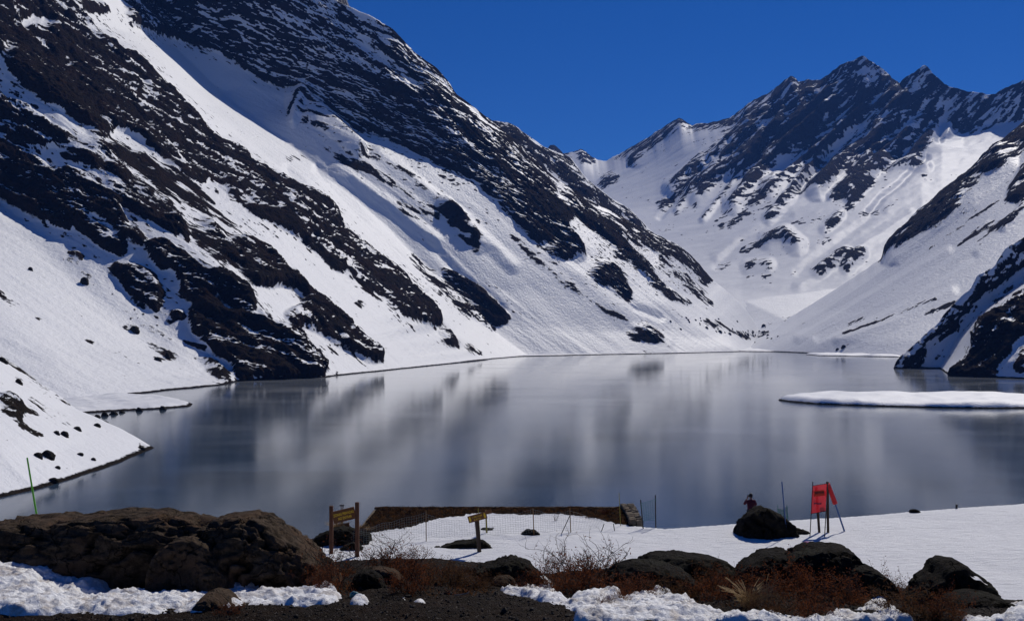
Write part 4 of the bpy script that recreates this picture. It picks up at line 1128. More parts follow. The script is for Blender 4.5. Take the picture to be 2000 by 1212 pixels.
BB, BD, BF = M_bould_brown, M_bould_dark, M_bould_far
NEARG = 'boulders along the foreground edge'
boulder('long low brown boulder with a dark overhang above the snow, at the left edge', [(-90, 1062), (-40, 1036), (0, 1028), (60, 1021), (100, 1018), (140, 1022), (200, 1011), (240, 1006), (290, 1010), (332, 1003), (362, 1009), (400, 1014), (440, 1016), (480, 1024), (520, 1060)], 1134, 14.3, 1.7, BB, 6, 0.11, 1, NEARG, power=0.5)
boulder('largest brown boulder with a rounded back, left of the two-post sign', [(318, 1125), (335, 1078), (372, 1046), (402, 1024), (432, 1012), (482, 1010), (512, 1016), (542, 1035), (572, 1060), (592, 1082), (612, 1100), (628, 1126)], 1162, 13.5, 1.5, BB, 6, 0.10, 2, NEARG, power=0.55)
boulder('lighter rock nose leaning on the front of the largest brown boulder', [(300, 1118), (312, 1078), (340, 1056), (380, 1046), (412, 1062), (428, 1095)], 1128, 13.0, 0.8, BB, 5, 0.09, 3, NEARG)
boulder('squarish rock block at the foot of the largest brown boulder, in the snow', [(370, 1138), (378, 1098), (395, 1089), (420, 1096), (448, 1126)], 1152, 12.85, 0.6, BB, 5, 0.09, 4, NEARG)
boulder('small pointed rock standing in the dirty snow at the bottom left', [(352, 1196), (380, 1180), (400, 1161), (420, 1155), (440, 1162), (455, 1178), (484, 1192)], 1204, 11.5, 0.7, BB, 5, 0.08, 5, NEARG)
boulder('small round rock in front, among rusty shrubs below the two-post sign', [(686, 1146), (692, 1126), (708, 1114), (728, 1114), (742, 1126), (751, 1147)], 1160, 13.0, 0.42, BD, 5, 0.088, 6, NEARG)
boulder('flat-backed rock behind the small round one below the two-post sign', [(694, 1128), (712, 1108), (742, 1105), (768, 1111), (783, 1126), (788, 1142)], 1154, 13.45, 0.5, BB, 5, 0.06, 7, NEARG)
boulder('brown stump of rock between the largest boulder and the rusty shrubs', [(600, 1118), (612, 1100), (624, 1097), (636, 1104), (646, 1120)], 1132, 13.9, 0.4, BB, 4, 0.08, 8, NEARG)
boulder('dark jagged rock on the foreground crest right of the single-post sign', [(932, 1114), (960, 1106), (985, 1097), (1006, 1093), (1025, 1100), (1046, 1112), (1058, 1128)], 1134, 14.4, 0.8, BD, 5, 0.160, 9, NEARG)
boulder('pale flat stone lying under the dark jagged crest rock', [(962, 1130), (975, 1123), (995, 1124), (1006, 1133)], 1138, 13.9, 0.3, BB, 4, 0.06, 10, NEARG)
boulder('grey boulder with a rounded back, right beside the tall bare shrub', [(1193, 1124), (1210, 1105), (1235, 1096), (1262, 1098), (1300, 1105), (1330, 1115), (1354, 1138)], 1156, 13.3, 0.9, BD, 5, 0.096, 11, NEARG)
boulder('long black boulder behind the grey rounded one', [(1236, 1100), (1280, 1085), (1312, 1080), (1352, 1078), (1380, 1080), (1402, 1090), (1422, 1101), (1444, 1120)], 1140, 14.7, 1.2, BD, 5, 0.088, 12, NEARG)
boulder('black boulder forming the left half of the widest dark rock heap', [(1430, 1124), (1450, 1102), (1475, 1086), (1490, 1078), (1540, 1079), (1572, 1094), (1596, 1124)], 1146, 14.4, 1.2, BD, 5, 0.096, 13, NEARG)
boulder('highest flat-topped black boulder of the widest dark rock heap', [(1528, 1100), (1548, 1081), (1590, 1072), (1640, 1072), (1662, 1076), (1673, 1098), (1684, 1124)], 1146, 14.0, 1.1, BD, 5, 0.105, 14, NEARG)
boulder('low black slab trailing off the right end of the widest dark rock heap', [(1648, 1120), (1680, 1108), (1702, 1110), (1724, 1122), (1746, 1146)], 1156, 13.6, 0.8, BD, 5, 0.105, 15, NEARG)
b8 = boulder('tall dark peaked boulder with a strip of snow on its right shoulder', [(1784, 1156), (1800, 1136), (1825, 1118), (1835, 1102), (1848, 1095), (1868, 1095), (1884, 1105), (1900, 1119), (1930, 1138), (1944, 1166)], 1178, 13.2, 1.0, BD, 5, 0.079, 16, NEARG)
boulder('low black boulder at the foot of the tall peaked one, bottom right', [(1846, 1192), (1868, 1168), (1900, 1160), (1938, 1161), (1966, 1175), (1990, 1194)], 1208, 12.3, 0.8, BD, 5, 0.105, 17, NEARG)
boulder('small black stone among the shrubs near the bottom edge, left of the lowest black boulder', [(1642, 1206), (1654, 1191), (1670, 1188), (1684, 1202)], 1212, 11.7, 0.25, BD, 4, 0.123, 18, NEARG)
SNG = 'dark rocks poking out of the snow field'
boulder('big dark mound-shaped rock on the snow field with the person behind it', [(1438, 1044), (1445, 1022), (1460, 1005), (1478, 992), (1490, 991), (1510, 1000), (1530, 1012), (1542, 1024), (1547, 1038)], 1048, 50.2, 2.4, BF, 5, 0.105, 21, SNG)
boulder('low heap of brown rubble trailing right from the big mound-shaped rock', [(1540, 1040), (1552, 1030), (1562, 1033), (1572, 1036), (1586, 1041)], 1043, 50.6, 0.8, BF, 4, 0.160, 22, SNG)
boulder('thin flat stone in the snow at the foot of the blue pole', [(1518, 1046), (1530, 1041), (1545, 1041), (1556, 1046)], 1047, 49.8, 0.7, BF, 4, 0.140, 23, SNG)
boulder('brown wedge of rock behind the right post of the two-post sign', [(655, 1078), (675, 1065), (690, 1058), (702, 1062), (711, 1076)], 1080, 46.9, 0.9, BF, 5, 0.105, 24, SNG)
boulder('dark rock bank at the snow edge above the lake, left of the two-post sign', [(598, 1076), (608, 1060), (625, 1046), (650, 1035), (668, 1030), (692, 1033), (712, 1040)], 1080, 48.6, 2.0, BF, 5, 0.140, 25, SNG)
boulder('long low dark rock at the foot of the single-post sign', [(856, 1068), (880, 1062), (910, 1058), (932, 1054), (946, 1056), (962, 1069)], 1070, 47.7, 1.3, BF, 5, 0.140, 26, SNG)
boulder('low dark rock arch behind the thin yellow pole', [(922, 1039), (945, 1031), (966, 1032), (994, 1042)], 1043, 51.6, 1.0, BF, 4, 0.105, 27, SNG)
boulder('small grey rock by the net, right of the thin yellow pole', [(1017, 1042), (1029, 1033), (1044, 1035), (1055, 1043)], 1044, 50.4, 0.7, BF, 4, 0.105, 28, SNG)
boulder('small dark stone on the far snow edge right of the red gate', [(1776, 997), (1782, 994), (1790, 994), (1797, 998)], 999, 56.4, 0.4, BF, 3, 0.140, 29, SNG)
boulder('clods of dark rock in a row left of the single-post sign rock', [(845, 1069), (852, 1066), (858, 1067), (864, 1070)], 1070.5, 47.6, 0.4, BF, 3, 0.160, 30, SNG)
# strip of snow on the peaked boulder
Vp = []
for k in range(14):
    u = k / 13.0
    q = px(1872 + 34 * u, 1111.5 + 15 * u + 1.5 * math.sin(u * 9), 13.2)
    for j in range(5):
        w = (j / 4.0 - 0.5)
        Vp.append(q + np.array([0, w * 0.16 - 0.32 + 0.06 * u, 0.030 * (1 - 4 * w * w) * math.sin(math.pi * min(1, u + 0.08)) - 0.01 + (0.02 if j == 4 else 0)]))
o = mesh_obj('snow_strip', Vp, grid_faces(14, 5), M_clump, True)
tag(o, 'narrow strip of snow on the right shoulder of the tall peaked boulder', 'snow strip')

# rocks lying on the left snow slopes: placed where the slope really is
def on_terrain(oname, x, y):
    o = bpy.data.objects[oname]
    d = Vector(px(x, y, 1.0)) - Vector((0, 0, H))
    hit, loc, nrm, _ = o.ray_cast(Vector((0, 0, H)), d.normalized())
    return np.array(loc) if hit else None
def slope_rock(label, obj_, x, y, w, h, sub=4, seed=0, group='rocks lying on the left snow slope'):
    q = on_terrain(obj_, x, y)
    if q is None: return
    boulder(label, [(x - w / 2, y), (x - w * 0.3, y - h * 0.75), (x - w * 0.05, y - h), (x + w * 0.28, y - h * 0.8), (x + w / 2, y)], y + 1, q[1] - 0.2, w * q[1] / F * 0.8, M_bould_far, sub, 0.17, seed, group, sink=0.4 * h * q[1] / F)
for k, (lab, x, y, w, h) in enumerate([
    ('dark square rock of a pair on the near left slope above the green pole', 92, 891, 24, 22),
    ('smaller rock of a pair on the near left slope above the green pole', 74, 891, 16, 15),
    ('pair-topped dark rock on the near left slope, below the big outcrop', 125, 850, 16, 16),
    ('dark rock left of the pair-topped one on the near left slope', 110, 846, 12, 10),
    ('slanting black slab low on the near left slope behind the green pole', 104, 938, 22, 10),
    ('slanting dark slab high on the near left slope', 150, 838, 16, 10),
    ('dark rock near the spit end of the near left slope crest', 189, 832, 14, 10),
    ('brown tilted stone near the top of the near left slope', 36, 748, 13, 16),
    ('flat dark stone at the shore end of the near left slope', 275, 875, 16, 6),
    ('tiny dark stone midway along the near left slope', 182, 897, 9, 7),
    ('small flat stone between the square pair and the shore', 156, 887, 14, 6),
    ('small dark stone right below the square rock pair', 112, 913, 10, 7),
    ('dark rock on the skyline of the near left slope at the left picture edge', 4, 706, 18, 16),
]):
    slope_rock(lab, 'near_left_slope', x, y, w * 0.9, h * 0.55, 4, 40 + k)
for k, (lab, x, y, w, h) in enumerate([
    ('round dark boulder alone on the upper left snow fan', 165, 553, 15, 12),
    ('dark boulder low on the left snow fan under the rock band', 262, 646, 17, 10),
    ('small boulder on the left snow fan near the shore', 327, 698, 9, 11),
    ('dark flat boulder on the lower left snow fan', 308, 703, 12, 6),
    ('tiny dark boulder high on the left snow fan', 59, 527, 8, 6),
]):
    slope_rock(lab, 'left_mountain', x, y, w, h, 4, 60 + k, 'boulders on the snow fan under the rock band')
for k, (x, y, w, h, lab) in enumerate([(205, 812, 16, 9, 'second rock from the left in the row edging the low snow spit'), (190, 815, 12, 7, 'leftmost rock of the row edging the low snow spit'), (222, 809, 16, 8, 'third rock from the left in the row edging the low snow spit'),
                                        (238, 806, 12, 5, 'smallest flat rock in the middle of the row edging the low snow spit'), (272, 803, 13, 9, 'squarish rock second from the right in the row edging the low snow spit'), (318, 800, 15, 9, 'rightmost dark block at the tip end of the low snow spit'), (205, 828, 20, 7, 'flat wet stone in the water just below the low snow spit')]):
    Y = H * F / (y - HY)
    boulder(lab, [(x - w / 2, y + 1), (x - w * 0.2, y - h * 0.9), (x + w * 0.2, y - h * 0.7), (x + w / 2, y + 1)], y + 2, Y, 2.5, M_bould_far, 3, 0.16, 80 + k, 'row of rocks along the low snow spit')
def on_any(x, y):
    best = None
    for n_ in ('valley_floor', 'left_mountain', 'right_mountain', 'far_mountains', 'lake'):
        q = on_terrain(n_, x, y)
        if q is not None and (best is None or q[1] < best[1]): best = q
    return best
VR = random.Random(17)
vr = [(1648, 678, 10, 5), (1636, 682, 7, 3), (1492, 637, 9, 5), (1406, 648, 9, 4), (1445, 655, 8, 3), (1460, 653, 7, 3), (1500, 655, 6, 3), (1470, 648, 6, 3), (1380, 640, 7, 3), (1425, 652, 7, 3)]
for k in range(34):
    t = VR.random()
    vr.append((1330 + 190 * t + VR.gauss(0, 12), 624 + 34 * t + VR.gauss(0, 6), VR.uniform(2.6, 5.5), VR.uniform(1.2, 2.2)))
for k, (x, y, w, h) in enumerate(vr):
    q = on_any(x, y)
    if q is None or q[2] < 1: continue
    boulder({0: 'largest dark boulder at the far right end of the lake shore', 1: 'smaller dark boulder just left of the largest one on the far right shore', 2: 'dark boulder at the left end of the short row across the valley mouth'}.get(k, 'dark boulder scattered on the flat valley floor beyond the lake'), [(x - w / 2, y + 1), (x - w * 0.38, y - h * .6), (x - w * 0.1, y - h), (x + w * 0.3, y - h * 0.75), (x + w / 2, y + 1)], y + 1.5, q[1] - 1.0, w * q[1] / F * 0.7, M_bould_far, 3, 0.08, 90 + k, 'boulders on the valley floor')

# ------------------------------------------------------------------ shrubs
def tube(Vs, Fs, pts, r0, r1, sides=3):
    pts = [np.array(p, float) for p in pts]
    base = len(Vs)
    n = len(pts)
    for k, p in enumerate(pts):
        d = pts[min(k + 1, n - 1)] - pts[max(k - 1, 0)]
        d /= np.linalg.norm(d) + 1e-9
        a = np.cross(d, [0.3, 0.9, 0.2]); a /= np.linalg.norm(a) + 1e-9
        b = np.cross(d, a)
        r = r0 + (r1 - r0) * k / (n - 1)
        for s in range(sides):
            an = 2 * math.pi * s / sides
            Vs.append(p + r * (math.cos(an) * a + math.sin(an) * b))
    for k in range(n - 1):
        for s in range(sides):
            a0 = base + k * sides + s; a1 = base + k * sides + (s + 1) % sides
            Fs.append((a0, a1, a1 + sides, a0 + sides))

def make_shrub(seed, stems, leaves, spread, bare):
    R = random.Random(seed)
    TV, TF, LV, LF = [], [], [], []
    tips = []
    def grow(p, d, ln, r, lev):
        pts = [p]; q = p.copy(); dd = d.copy()
        n = 5
        for k in range(n):
            dd = dd + np.array([R.gauss(0, .30), R.gauss(0, .30), R.gauss(0.05, .18)])
            dd /= np.linalg.norm(dd)
            q = q + dd * ln / n
            pts.append(q.copy()); tips.append((q.copy(), lev))
            if lev < 2 and k > 0 and R.random() < 0.72:
                nd_ = dd + np.array([R.gauss(0, .8), R.gauss(0, .8), R.gauss(.15, .4)])
                nd_ /= np.linalg.norm(nd_)
                grow(q.copy(), nd_, ln * R.uniform(.35, .6), r * .6, lev + 1)
        tube(TV, TF, pts, r, r * 0.5)
    for _ in range(stems):
        a = R.uniform(0, 2 * math.pi); rr = R.uniform(0, .35) * spread
        lean = R.uniform(.15, 1.0) * spread
        d = np.array([math.cos(a) * lean, math.sin(a) * lean, 1.0]); d /= np.linalg.norm(d)
        grow(np.array([math.cos(a) * rr, math.sin(a) * rr, -.05]), d, R.uniform(.5, 1.0), R.uniform(.007, .012), 0)
    for _ in range(leaves):
        q, lev = tips[R.randrange(len(tips))]
        if R.random() < bare and q[2] > 0.45: continue
        c = q + np.array([R.gauss(0, .045), R.gauss(0, .045), R.gauss(0, .04)])
        if c[2] < 0: c[2] = abs(c[2])
        s = R.uniform(.010, .026)
        u = np.array([R.gauss(0, 1), R.gauss(0, 1), R.gauss(0, 1)]); u /= np.linalg.norm(u)
        v = np.cross(u, [R.gauss(0, 1), R.gauss(0, 1), R.gauss(0, 1)]); v /= np.linalg.norm(v) + 1e-6
        b = len(LV)
        LV += [c - u * s * 1.5, c + v * s * .5, c + u * s * 1.5, c - v * s * .5]
        LF.append((b, b + 1, b + 2, b + 3))
    tw = mesh_from('twigs', np.array(TV), np.array(TF), False); tw.materials.append(M_twig)
    lf = mesh_from('leaves', np.array(LV), np.array(LF), False)
    return tw, lf

SHR = [make_shrub(1, 34, 4600, 1.0, 0.55), make_shrub(2, 32, 4400, 1.2, 0.5), make_shrub(3, 26, 1500, 0.75, 0.85), make_shrub(4, 38, 4800, 1.5, 0.35)]
for k, (tw, lf) in enumerate(SHR):
    lf.materials.append(M_leaf if k != 3 else M_leaf2)
def shrub(label, x, y, h, w, kind, Y=None):
    q = ground_at(x, y) if Y is None else np.array([(x - 1000) / F * Y, Y, ground_z((x - 1000) / F * Y, Y)])
    s = q[1] / F
    e = empty('shrub', (q[0], q[1], q[2] - 0.02), random.uniform(0, 6.28))
    tw, lf = SHR[kind]
    rad = {0: 0.75, 1: 0.85, 2: 0.6, 3: 0.95}[kind]
    hz = h * s / 0.72; ww = w * s / 2 / rad
    for nm, me in (('twigs', tw), ('leaves', lf)):
        o = link(bpy.data.objects.new(nm, me), e)
        o.scale = (ww, ww, hz)
    tag(e, label, 'shrub', 'rusty dry shrubs in the foreground')
for a in [('bare twiggy shrub between the largest boulder and the small round rock', 652, 1152, 78, 100, 2), ('rust brown shrub hugging the right end of the largest boulder', 628, 1162, 46, 70, 0),
          ('twiggy shrub with bare tips in front of the right sign post foot', 742, 1122, 62, 110, 2), ('rusty shrub right behind the flat-backed rock', 790, 1128, 46, 100, 0),
          ('rusty shrub low in front of the flat-backed rock, right side', 800, 1160, 48, 90, 1), ('reddish low shrub on the dark earth below the single-post sign', 870, 1142, 36, 110, 3),
          ('thin red-brown low shrub left of the dark jagged crest rock', 930, 1146, 26, 90, 3),
          ('tallest shrub with a crown of bare branching twigs, centre of the foreground', 1150, 1152, 82, 140, 2), ('dense dark lower half of the clump around the tallest shrub', 1128, 1164, 62, 130, 0), ('rust shrub filling the gap left of the tallest shrub', 1072, 1156, 54, 90, 1),
          ('rusty shrub in front of the grey rounded boulder', 1232, 1172, 40, 100, 0), ('low brown shrub below the grey rounded boulder, right end', 1318, 1170, 34, 110, 3), ('rusty shrub at the left foot of the widest dark rock heap', 1402, 1172, 44, 120, 1),
          ('rusty shrub in front of the left half of the widest dark rock heap', 1482, 1170, 42, 120, 0), ('rusty shrub climbing the middle of the widest dark rock heap', 1562, 1168, 56, 110, 1), ('rusty shrub below the flat-topped black boulder', 1640, 1180, 44, 120, 0),
          ('rusty shrub covering the low black slab', 1712, 1180, 44, 110, 1), ('wide ginger shrub left of the tall peaked boulder', 1778, 1202, 44, 150, 3), ('ginger shrub in front of the lowest black boulder, left end', 1838, 1206, 40, 100, 1),
          ('small rust shrub at the bottom edge below the grass tuft', 1590, 1208, 36, 80, 0), ('brown shrub at the bottom edge below the widest heap', 1500, 1198, 32, 100, 3), ('small brown sprig in the right snow patch, left one', 1182, 1190, 24, 34, 0),
          ('small brown sprig in the right snow patch, middle one', 1216, 1182, 26, 34, 1), ('small brown sprig in the right snow patch, right one', 1340, 1194, 18, 36, 0), ('twig shrub at the left end of the middle snow patch', 1020, 1158, 34, 50, 2),
          ('brown shrub right below the black boulder behind the grey one', 1376, 1148, 34, 100, 3), ('low ginger shrub at the foot of the small front rock', 452, 1200, 20, 60, 1), ('dark twig shrub on the crest left of the tall peaked boulder', 1735, 1160, 30, 70, 2)]:
    shrub(*a)

# low scrub that nobody could count
def scrub_stuff(name, label, regions, n, size, mats, zf=None, seed=5):
    R = random.Random(seed)
    V, Fc = [], []
    polys = [np.array(r, float) for r in regions]
    areas = np.array([(p[:, 0].max() - p[:, 0].min()) * (p[:, 1].max() - p[:, 1].min()) for p in polys])
    for p, a in zip(polys, areas):
        for _ in range(int(n * a / areas.sum())):
            x, y = R.uniform(p[:, 0].min(), p[:, 0].max()), R.uniform(p[:, 1].min(), p[:, 1].max())
            c = False
            for k in range(len(p)):
                x0, y0 = p[k]; x1, y1 = p[(k + 1) % len(p)]
                if (y0 > y) != (y1 > y) and x < (x1 - x0) * (y - y0) / (y1 - y0) + x0: c = not c
            if not c: continue
            q = ground_at(x, y) if zf is None else zf(x, y)
            hgt = R.uniform(.4, 1.0) * size
            for _ in range(9):
                a_ = R.uniform(0, 6.28); ln = hgt * R.uniform(.5, 1.1)
                d = np.array([math.cos(a_) * .8, math.sin(a_) * .8, R.uniform(.5, 1.3)]); d /= np.linalg.norm(d)
                s = np.cross(d, [R.gauss(0, 1), R.gauss(0, 1), R.gauss(0, 1)]); s /= np.linalg.norm(s) + 1e-6
                w = size * .035
                b0 = q + np.array([R.gauss(0, .2) * size, R.gauss(0, .2) * size, -0.02])
                mid = b0 + d * ln * .55; tip = mid + (d + np.array([R.gauss(0, .4), R.gauss(0, .4), R.gauss(0, .3)])) * ln * .4
                b = len(V)
                V += [b0 - s * w, b0 + s * w, mid + s * w * .8, mid - s * w * .8, tip]
                Fc += [(b, b + 1, b + 2, b + 3), (b + 3, b + 2, b + 4, b + 4)]
    V = np.array(V); me = bpy.data.meshes.new(name)
    me.from_pydata([tuple(v) for v in V], [], [tuple(dict.fromkeys(f)) for f in Fc])
    for m in mats: me.materials.append(m)
    if len(mats) > 1:
        me.polygons.foreach_set('material_index', np.array([(k // 18) % len(mats) for k in range(len(me.polygons))], dtype=np.int32))
    o = link(bpy.data.objects.new(name, me))
    return tag(o, label, kind='stuff')
scrub_stuff('heath_scrub', 'low rusty heath covering the foreground earth between the rocks',
            [[(605, 1120), (690, 1110), (690, 1165), (640, 1155)], [(760, 1110), (1000, 1115), (1010, 1150), (900, 1165), (760, 1165)], [(1050, 1125), (1200, 1125), (1200, 1160), (1060, 1165)], [(1200, 1130), (1700, 1130), (1720, 1185), (1500, 1200), (1300, 1170), (1200, 1170)],
             [(1690, 1150), (1800, 1165), (1880, 1200), (1760, 1205), (1690, 1190)]], 1500, 0.16, [M_leaf, M_twig, M_leaf2])
def tz(x, y):
    q = on_bench(x, y); q[2] = 30.02; return q
scrub_stuff('dry_scrub', 'brown dry scrub on the bare terrace beside the lake', [[(700, 1040), (750, 993), (1205, 993), (1228, 1024), (1180, 1016), (1100, 1003), (930, 1002), (850, 1012), (800, 1029), (740, 1037)]], 2600, 0.36, [M_leaf2, M_twig, M_twig, M_leaf2], tz, 8)

def tuft(label, q, h, n, mat, seed, spread=0.5, group=None):
    R = random.Random(seed); V, Fc = [], []
    for _ in range(n):
        a = R.uniform(0, 6.28); ln = h * R.uniform(.6, 1.1); l = R.uniform(.1, spread)
        b0 = np.array([math.cos(a) * h * .15 * R.random(), math.sin(a) * h * .15 * R.random(), -.02]); d = np.array([math.cos(a) * l, math.sin(a) * l, 1.0])
        m = b0 + d * ln * .6; t = m + np.array([d[0] * 1.8, d[1] * 1.8, .35]) * ln * .4
        tube(V, Fc, [b0, m, t], 0.012 * h, 0.004 * h)
    o = mesh_obj('grass_tuft', np.array(V), np.array(Fc), mat, False)
    o.location = tuple(q)
    return tag(o, label, 'grass tuft', group)
tuft('straw coloured grass tuft at the edge of the right snow patch', ground_at(1462, 1188), 0.36, 130, M_straw, 1, 0.9)
tuft('few tall pale straw stems leaning beside the straw coloured grass tuft', ground_at(1494, 1180), 0.42, 9, M_straw, 2, 0.4)
tuft('golden grass tuft on the rock behind the left sign post', on_bench(657, 1050) + np.array([0, 0, 0.35]), 0.62, 140, M_straw, 3, 0.9)
tuft('golden grass tuft right of the two-post sign, nearer one', on_bench(722, 1038), 0.38, 90, M_straw, 4, 0.9)
tuft('golden grass tuft right of the two-post sign, at the scrub edge', on_bench(706, 1034), 0.42, 90, M_straw, 5, 0.9)
tuft('orange dead tuft at the right end of the bare terrace', on_bench(1182, 1006), 0.5, 110, M_leaf, 6, 1.0)
for k, (x, y) in enumerate([(715, 1046), (735, 1036), (758, 1036), (790, 1034), (1085, 1016), (720, 1050)]):
    tuft('thin dry grass stems standing in the snow in front of the bare terrace', on_bench(x, y), 0.55, 14, M_twig, 20 + k, 0.5, 'dry stems in the terrace snow')

# loose pebbles
R = np.random.default_rng(4)
V0, F0 = ICO[3]; V0 = V0[:0]; 
bm = bmesh.new(); bmesh.ops.create_icosphere(bm, subdivisions=1, radius=1.0)
v1 = np.array([v.co[:] for v in bm.verts]); f1 = np.array([[v.index for v in f.verts] for f in bm.faces]); bm.free()
n = 5200
pxs = R.uniform(-5.9, 5.9, n); pys = R.uniform(9.9, 14.2, n)
rad = R.uniform(0.006, 0.016, n) * np.where(R.random(n) < 0.06, 2.4, 1.0)
zz = zg(pxs, pys)
Pp = np.stack([pxs, pys, 0 * pxs], -1)
zz = zz + fbm(Pp, 1.1, 4, off=2) * 0.07 + fbm(Pp, 0.22, 4, gain=0.6, ridged=True, off=6) * 0.028
sc3 = R.uniform(0.6, 1.4, (n, 1, 3)) * rad[:, None, None]
VV = (v1[None] * (1 + R.uniform(-.25, .25, (n, len(v1), 1)))) * sc3 + np.stack([pxs, pys, zz + rad * 0.2], -1)[:, None, :]
FF = f1[None] + (np.arange(n) * len(v1))[:, None, None]
o = mesh_obj('pebbles', VV.reshape(-1, 3), FF.reshape(-1, 3), simple('grey_pebble', (0.030, 0.025, 0.021), 0.8, 0.1, 0.8, 30, obj=False), False)
tag(o, 'loose grey pebbles on the dark foreground earth', kind='stuff')
# ------------------------------------------------------------------ built things
def boxes(name, bxs, mat, parent=None, bev=0.006):
    """each box: (centre, size, roll about the view axis); joined into one mesh"""
    bm = bmesh.new()
    for c, s, *r in bxs:
        ret = bmesh.ops.create_cube(bm, size=1.0)
        M_ = Matrix.Translation(c) @ (Matrix.Rotation(r[0], 4, 'Y') if r else Matrix()) @ Matrix.Diagonal((*s, 1))
        bmesh.ops.transform(bm, matrix=M_, verts=ret['verts'])
    if bev: bmesh.ops.bevel(bm, geom=list(bm.edges), offset=bev, segments=1, affect='EDGES')
    me = bpy.data.meshes.new(name); bm.to_mesh(me); bm.free()
    me.materials.append(mat)
    return link(bpy.data.objects.new(name, me), parent)

def pole(name, a, b, r, mat, parent=None, sides=8, r1=None):
    V, Fc = [], []
    a, b = np.array(a, float), np.array(b, float)
    tube(V, Fc, [a, a + (b - a) * .5, b], r, r if r1 is None else r1, sides)
    n = len(V)
    V.append(b); V.append(a)
    F3 = [(n - 1 - 0 * s if False else n - sides + s, n - sides + (s + 1) % sides, n) for s in range(sides)] + [((s + 1) % sides, s, n + 1) for s in range(sides)]
    me = bpy.data.meshes.new(name)
    me.from_pydata([tuple(v) for v in V], [], [tuple(f) for f in Fc] + F3)
    me.materials.append(mat)
    return link(bpy.data.objects.new(name, me), parent)

def text(name, s, size, loc, roll, mat, parent, width=None, ext=0.004):
    cu = bpy.data.curves.new(name, 'FONT')
    cu.body = s; cu.size = size; cu.align_x = 'CENTER'; cu.align_y = 'CENTER'; cu.extrude = ext; cu.offset = size * 0.02
    cu.materials.append(mat)
    o = link(bpy.data.objects.new(name, cu), parent)
    o.location = loc
    o.rotation_euler = (math.radians(90), -roll if False else 0, 0)
    o.rotation_mode = 'QUATERNION'
    o.rotation_quaternion = (Matrix.Rotation(-roll, 4, 'Y') @ Matrix.Rotation(math.radians(90), 4, 'X')).to_quaternion()
    bpy.context.view_layer.update()
    me = bpy.data.meshes.new_from_object(o)
    m2 = link(bpy.data.objects.new(name, me), parent)
    m2.location = loc; m2.rotation_mode = 'QUATERNION'; m2.rotation_quaternion = o.rotation_quaternion
    if width: m2.scale = (width / max(1e-3, max(v.co.x for v in me.vertices) - min(v.co.x for v in me.vertices)), 1, 1)
    bpy.data.objects.remove(o); bpy.data.curves.remove(cu)
    return m2

def rel(p, e): return np.array(p) - np.array(e.location)

# --- two-post warning sign
pl, pr = px(647, 1082, 45.9), px(697.5, 1086, 45.4)
e = empty('wooden_sign', tuple((pl + pr) / 2 * np.array([1, 1, 0]) + np.array([0, 0, 30.0])))
tag(e, 'brown two-post wooden sign with yellow lettering ZONAS PRIVADAS NO ENTRAR', 'sign')
zl, zr_ = px(647, 987, 45.9)[2], px(697.5, 980, 45.4)[2]
a = rel(pl, e); b = rel(pr, e)
boxes('post', [((a[0], a[1], (zl - 30.3) / 2), (0.165, 0.14, zl - 29.7))], M_wood, e)
boxes('post', [((b[0], b[1], (zr_ - 30.3) / 2), (0.175, 0.14, zr_ - 29.7))], M_wood, e)
c1 = rel((px(650.5, 1009.5, 45.9) + px(694, 1002, 45.4)) / 2, e)
roll = math.atan2(px(694, 1002, 45.4)[2] - px(650.5, 1009.5, 45.9)[2], px(694, 1002, 45.4)[0] - px(650.5, 1009.5, 45.9)[0])
W_ = 1.03
cl = math.cos(roll); sl_ = math.sin(roll)
def off(c, dx, dz, dy=0.0): return (c[0] + dx * cl - dz * sl_, c[1] + dy, c[2] + dx * sl_ + dz * cl)
boxes('board', [(off(c1, 0, 0), (W_, 0.05, 0.43), -roll)], M_woodb, e)
boxes('rail', [(off(c1, 0, 0.25), (W_, 0.075, 0.062), -roll)], M_woodb, e)
boxes('rail', [(off(c1, 0, -0.235), (W_, 0.075, 0.035), -roll)], M_woodb, e)
text('lettering', 'ZONAS PRIVADAS', 0.17, off(c1, 0, 0.085, -0.029), roll, M_yellow, e, 0.93)
text('lettering', 'NO ENTRAR', 0.17, off(c1, 0.02, -0.10, -0.029), roll, M_yellow, e, 0.62)

# --- small board behind it
q = on_bench(672, 1044)
e = empty('wooden_sign', tuple(q)); tag(e, 'small brown board low on two dark posts, seen under the big two-post sign', 'sign')
boxes('board', [((0, 0, 0.42), (0.56, 0.04, 0.24), -0.22)], M_woodb, e)
boxes('rail', [((0, -0.012, 0.55), (0.58, 0.07, 0.03), -0.22)], M_wood, e)
boxes('post', [((-0.36, 0, 0.25), (0.10, 0.09, 0.9))], M_wood_dk, e)
boxes('post', [((0.20, 0.08, 0.2), (0.08, 0.08, 0.7))], M_wood_dk, e)
# --- lantern on a post
q = on_bench(668, 1043)
e = empty('lamp_post', tuple(q)); tag(e, 'short dark lamp post with a capped round lantern, behind the two-post sign', 'lamp post')
zt = px(668, 985, q[1])[2] - 30
pole('post', (0, 0, -0.3), (0, 0, zt - 0.20), 0.055, M_pole_dk, e)
pole('lantern', (0, 0, zt - 0.20), (0, 0, zt - 0.05), 0.085, M_metal, e, 12, 0.095)
pole('cap', (0, 0, zt - 0.05), (0, 0, zt), 0.125, M_pole_dk, e, 12, 0.11)

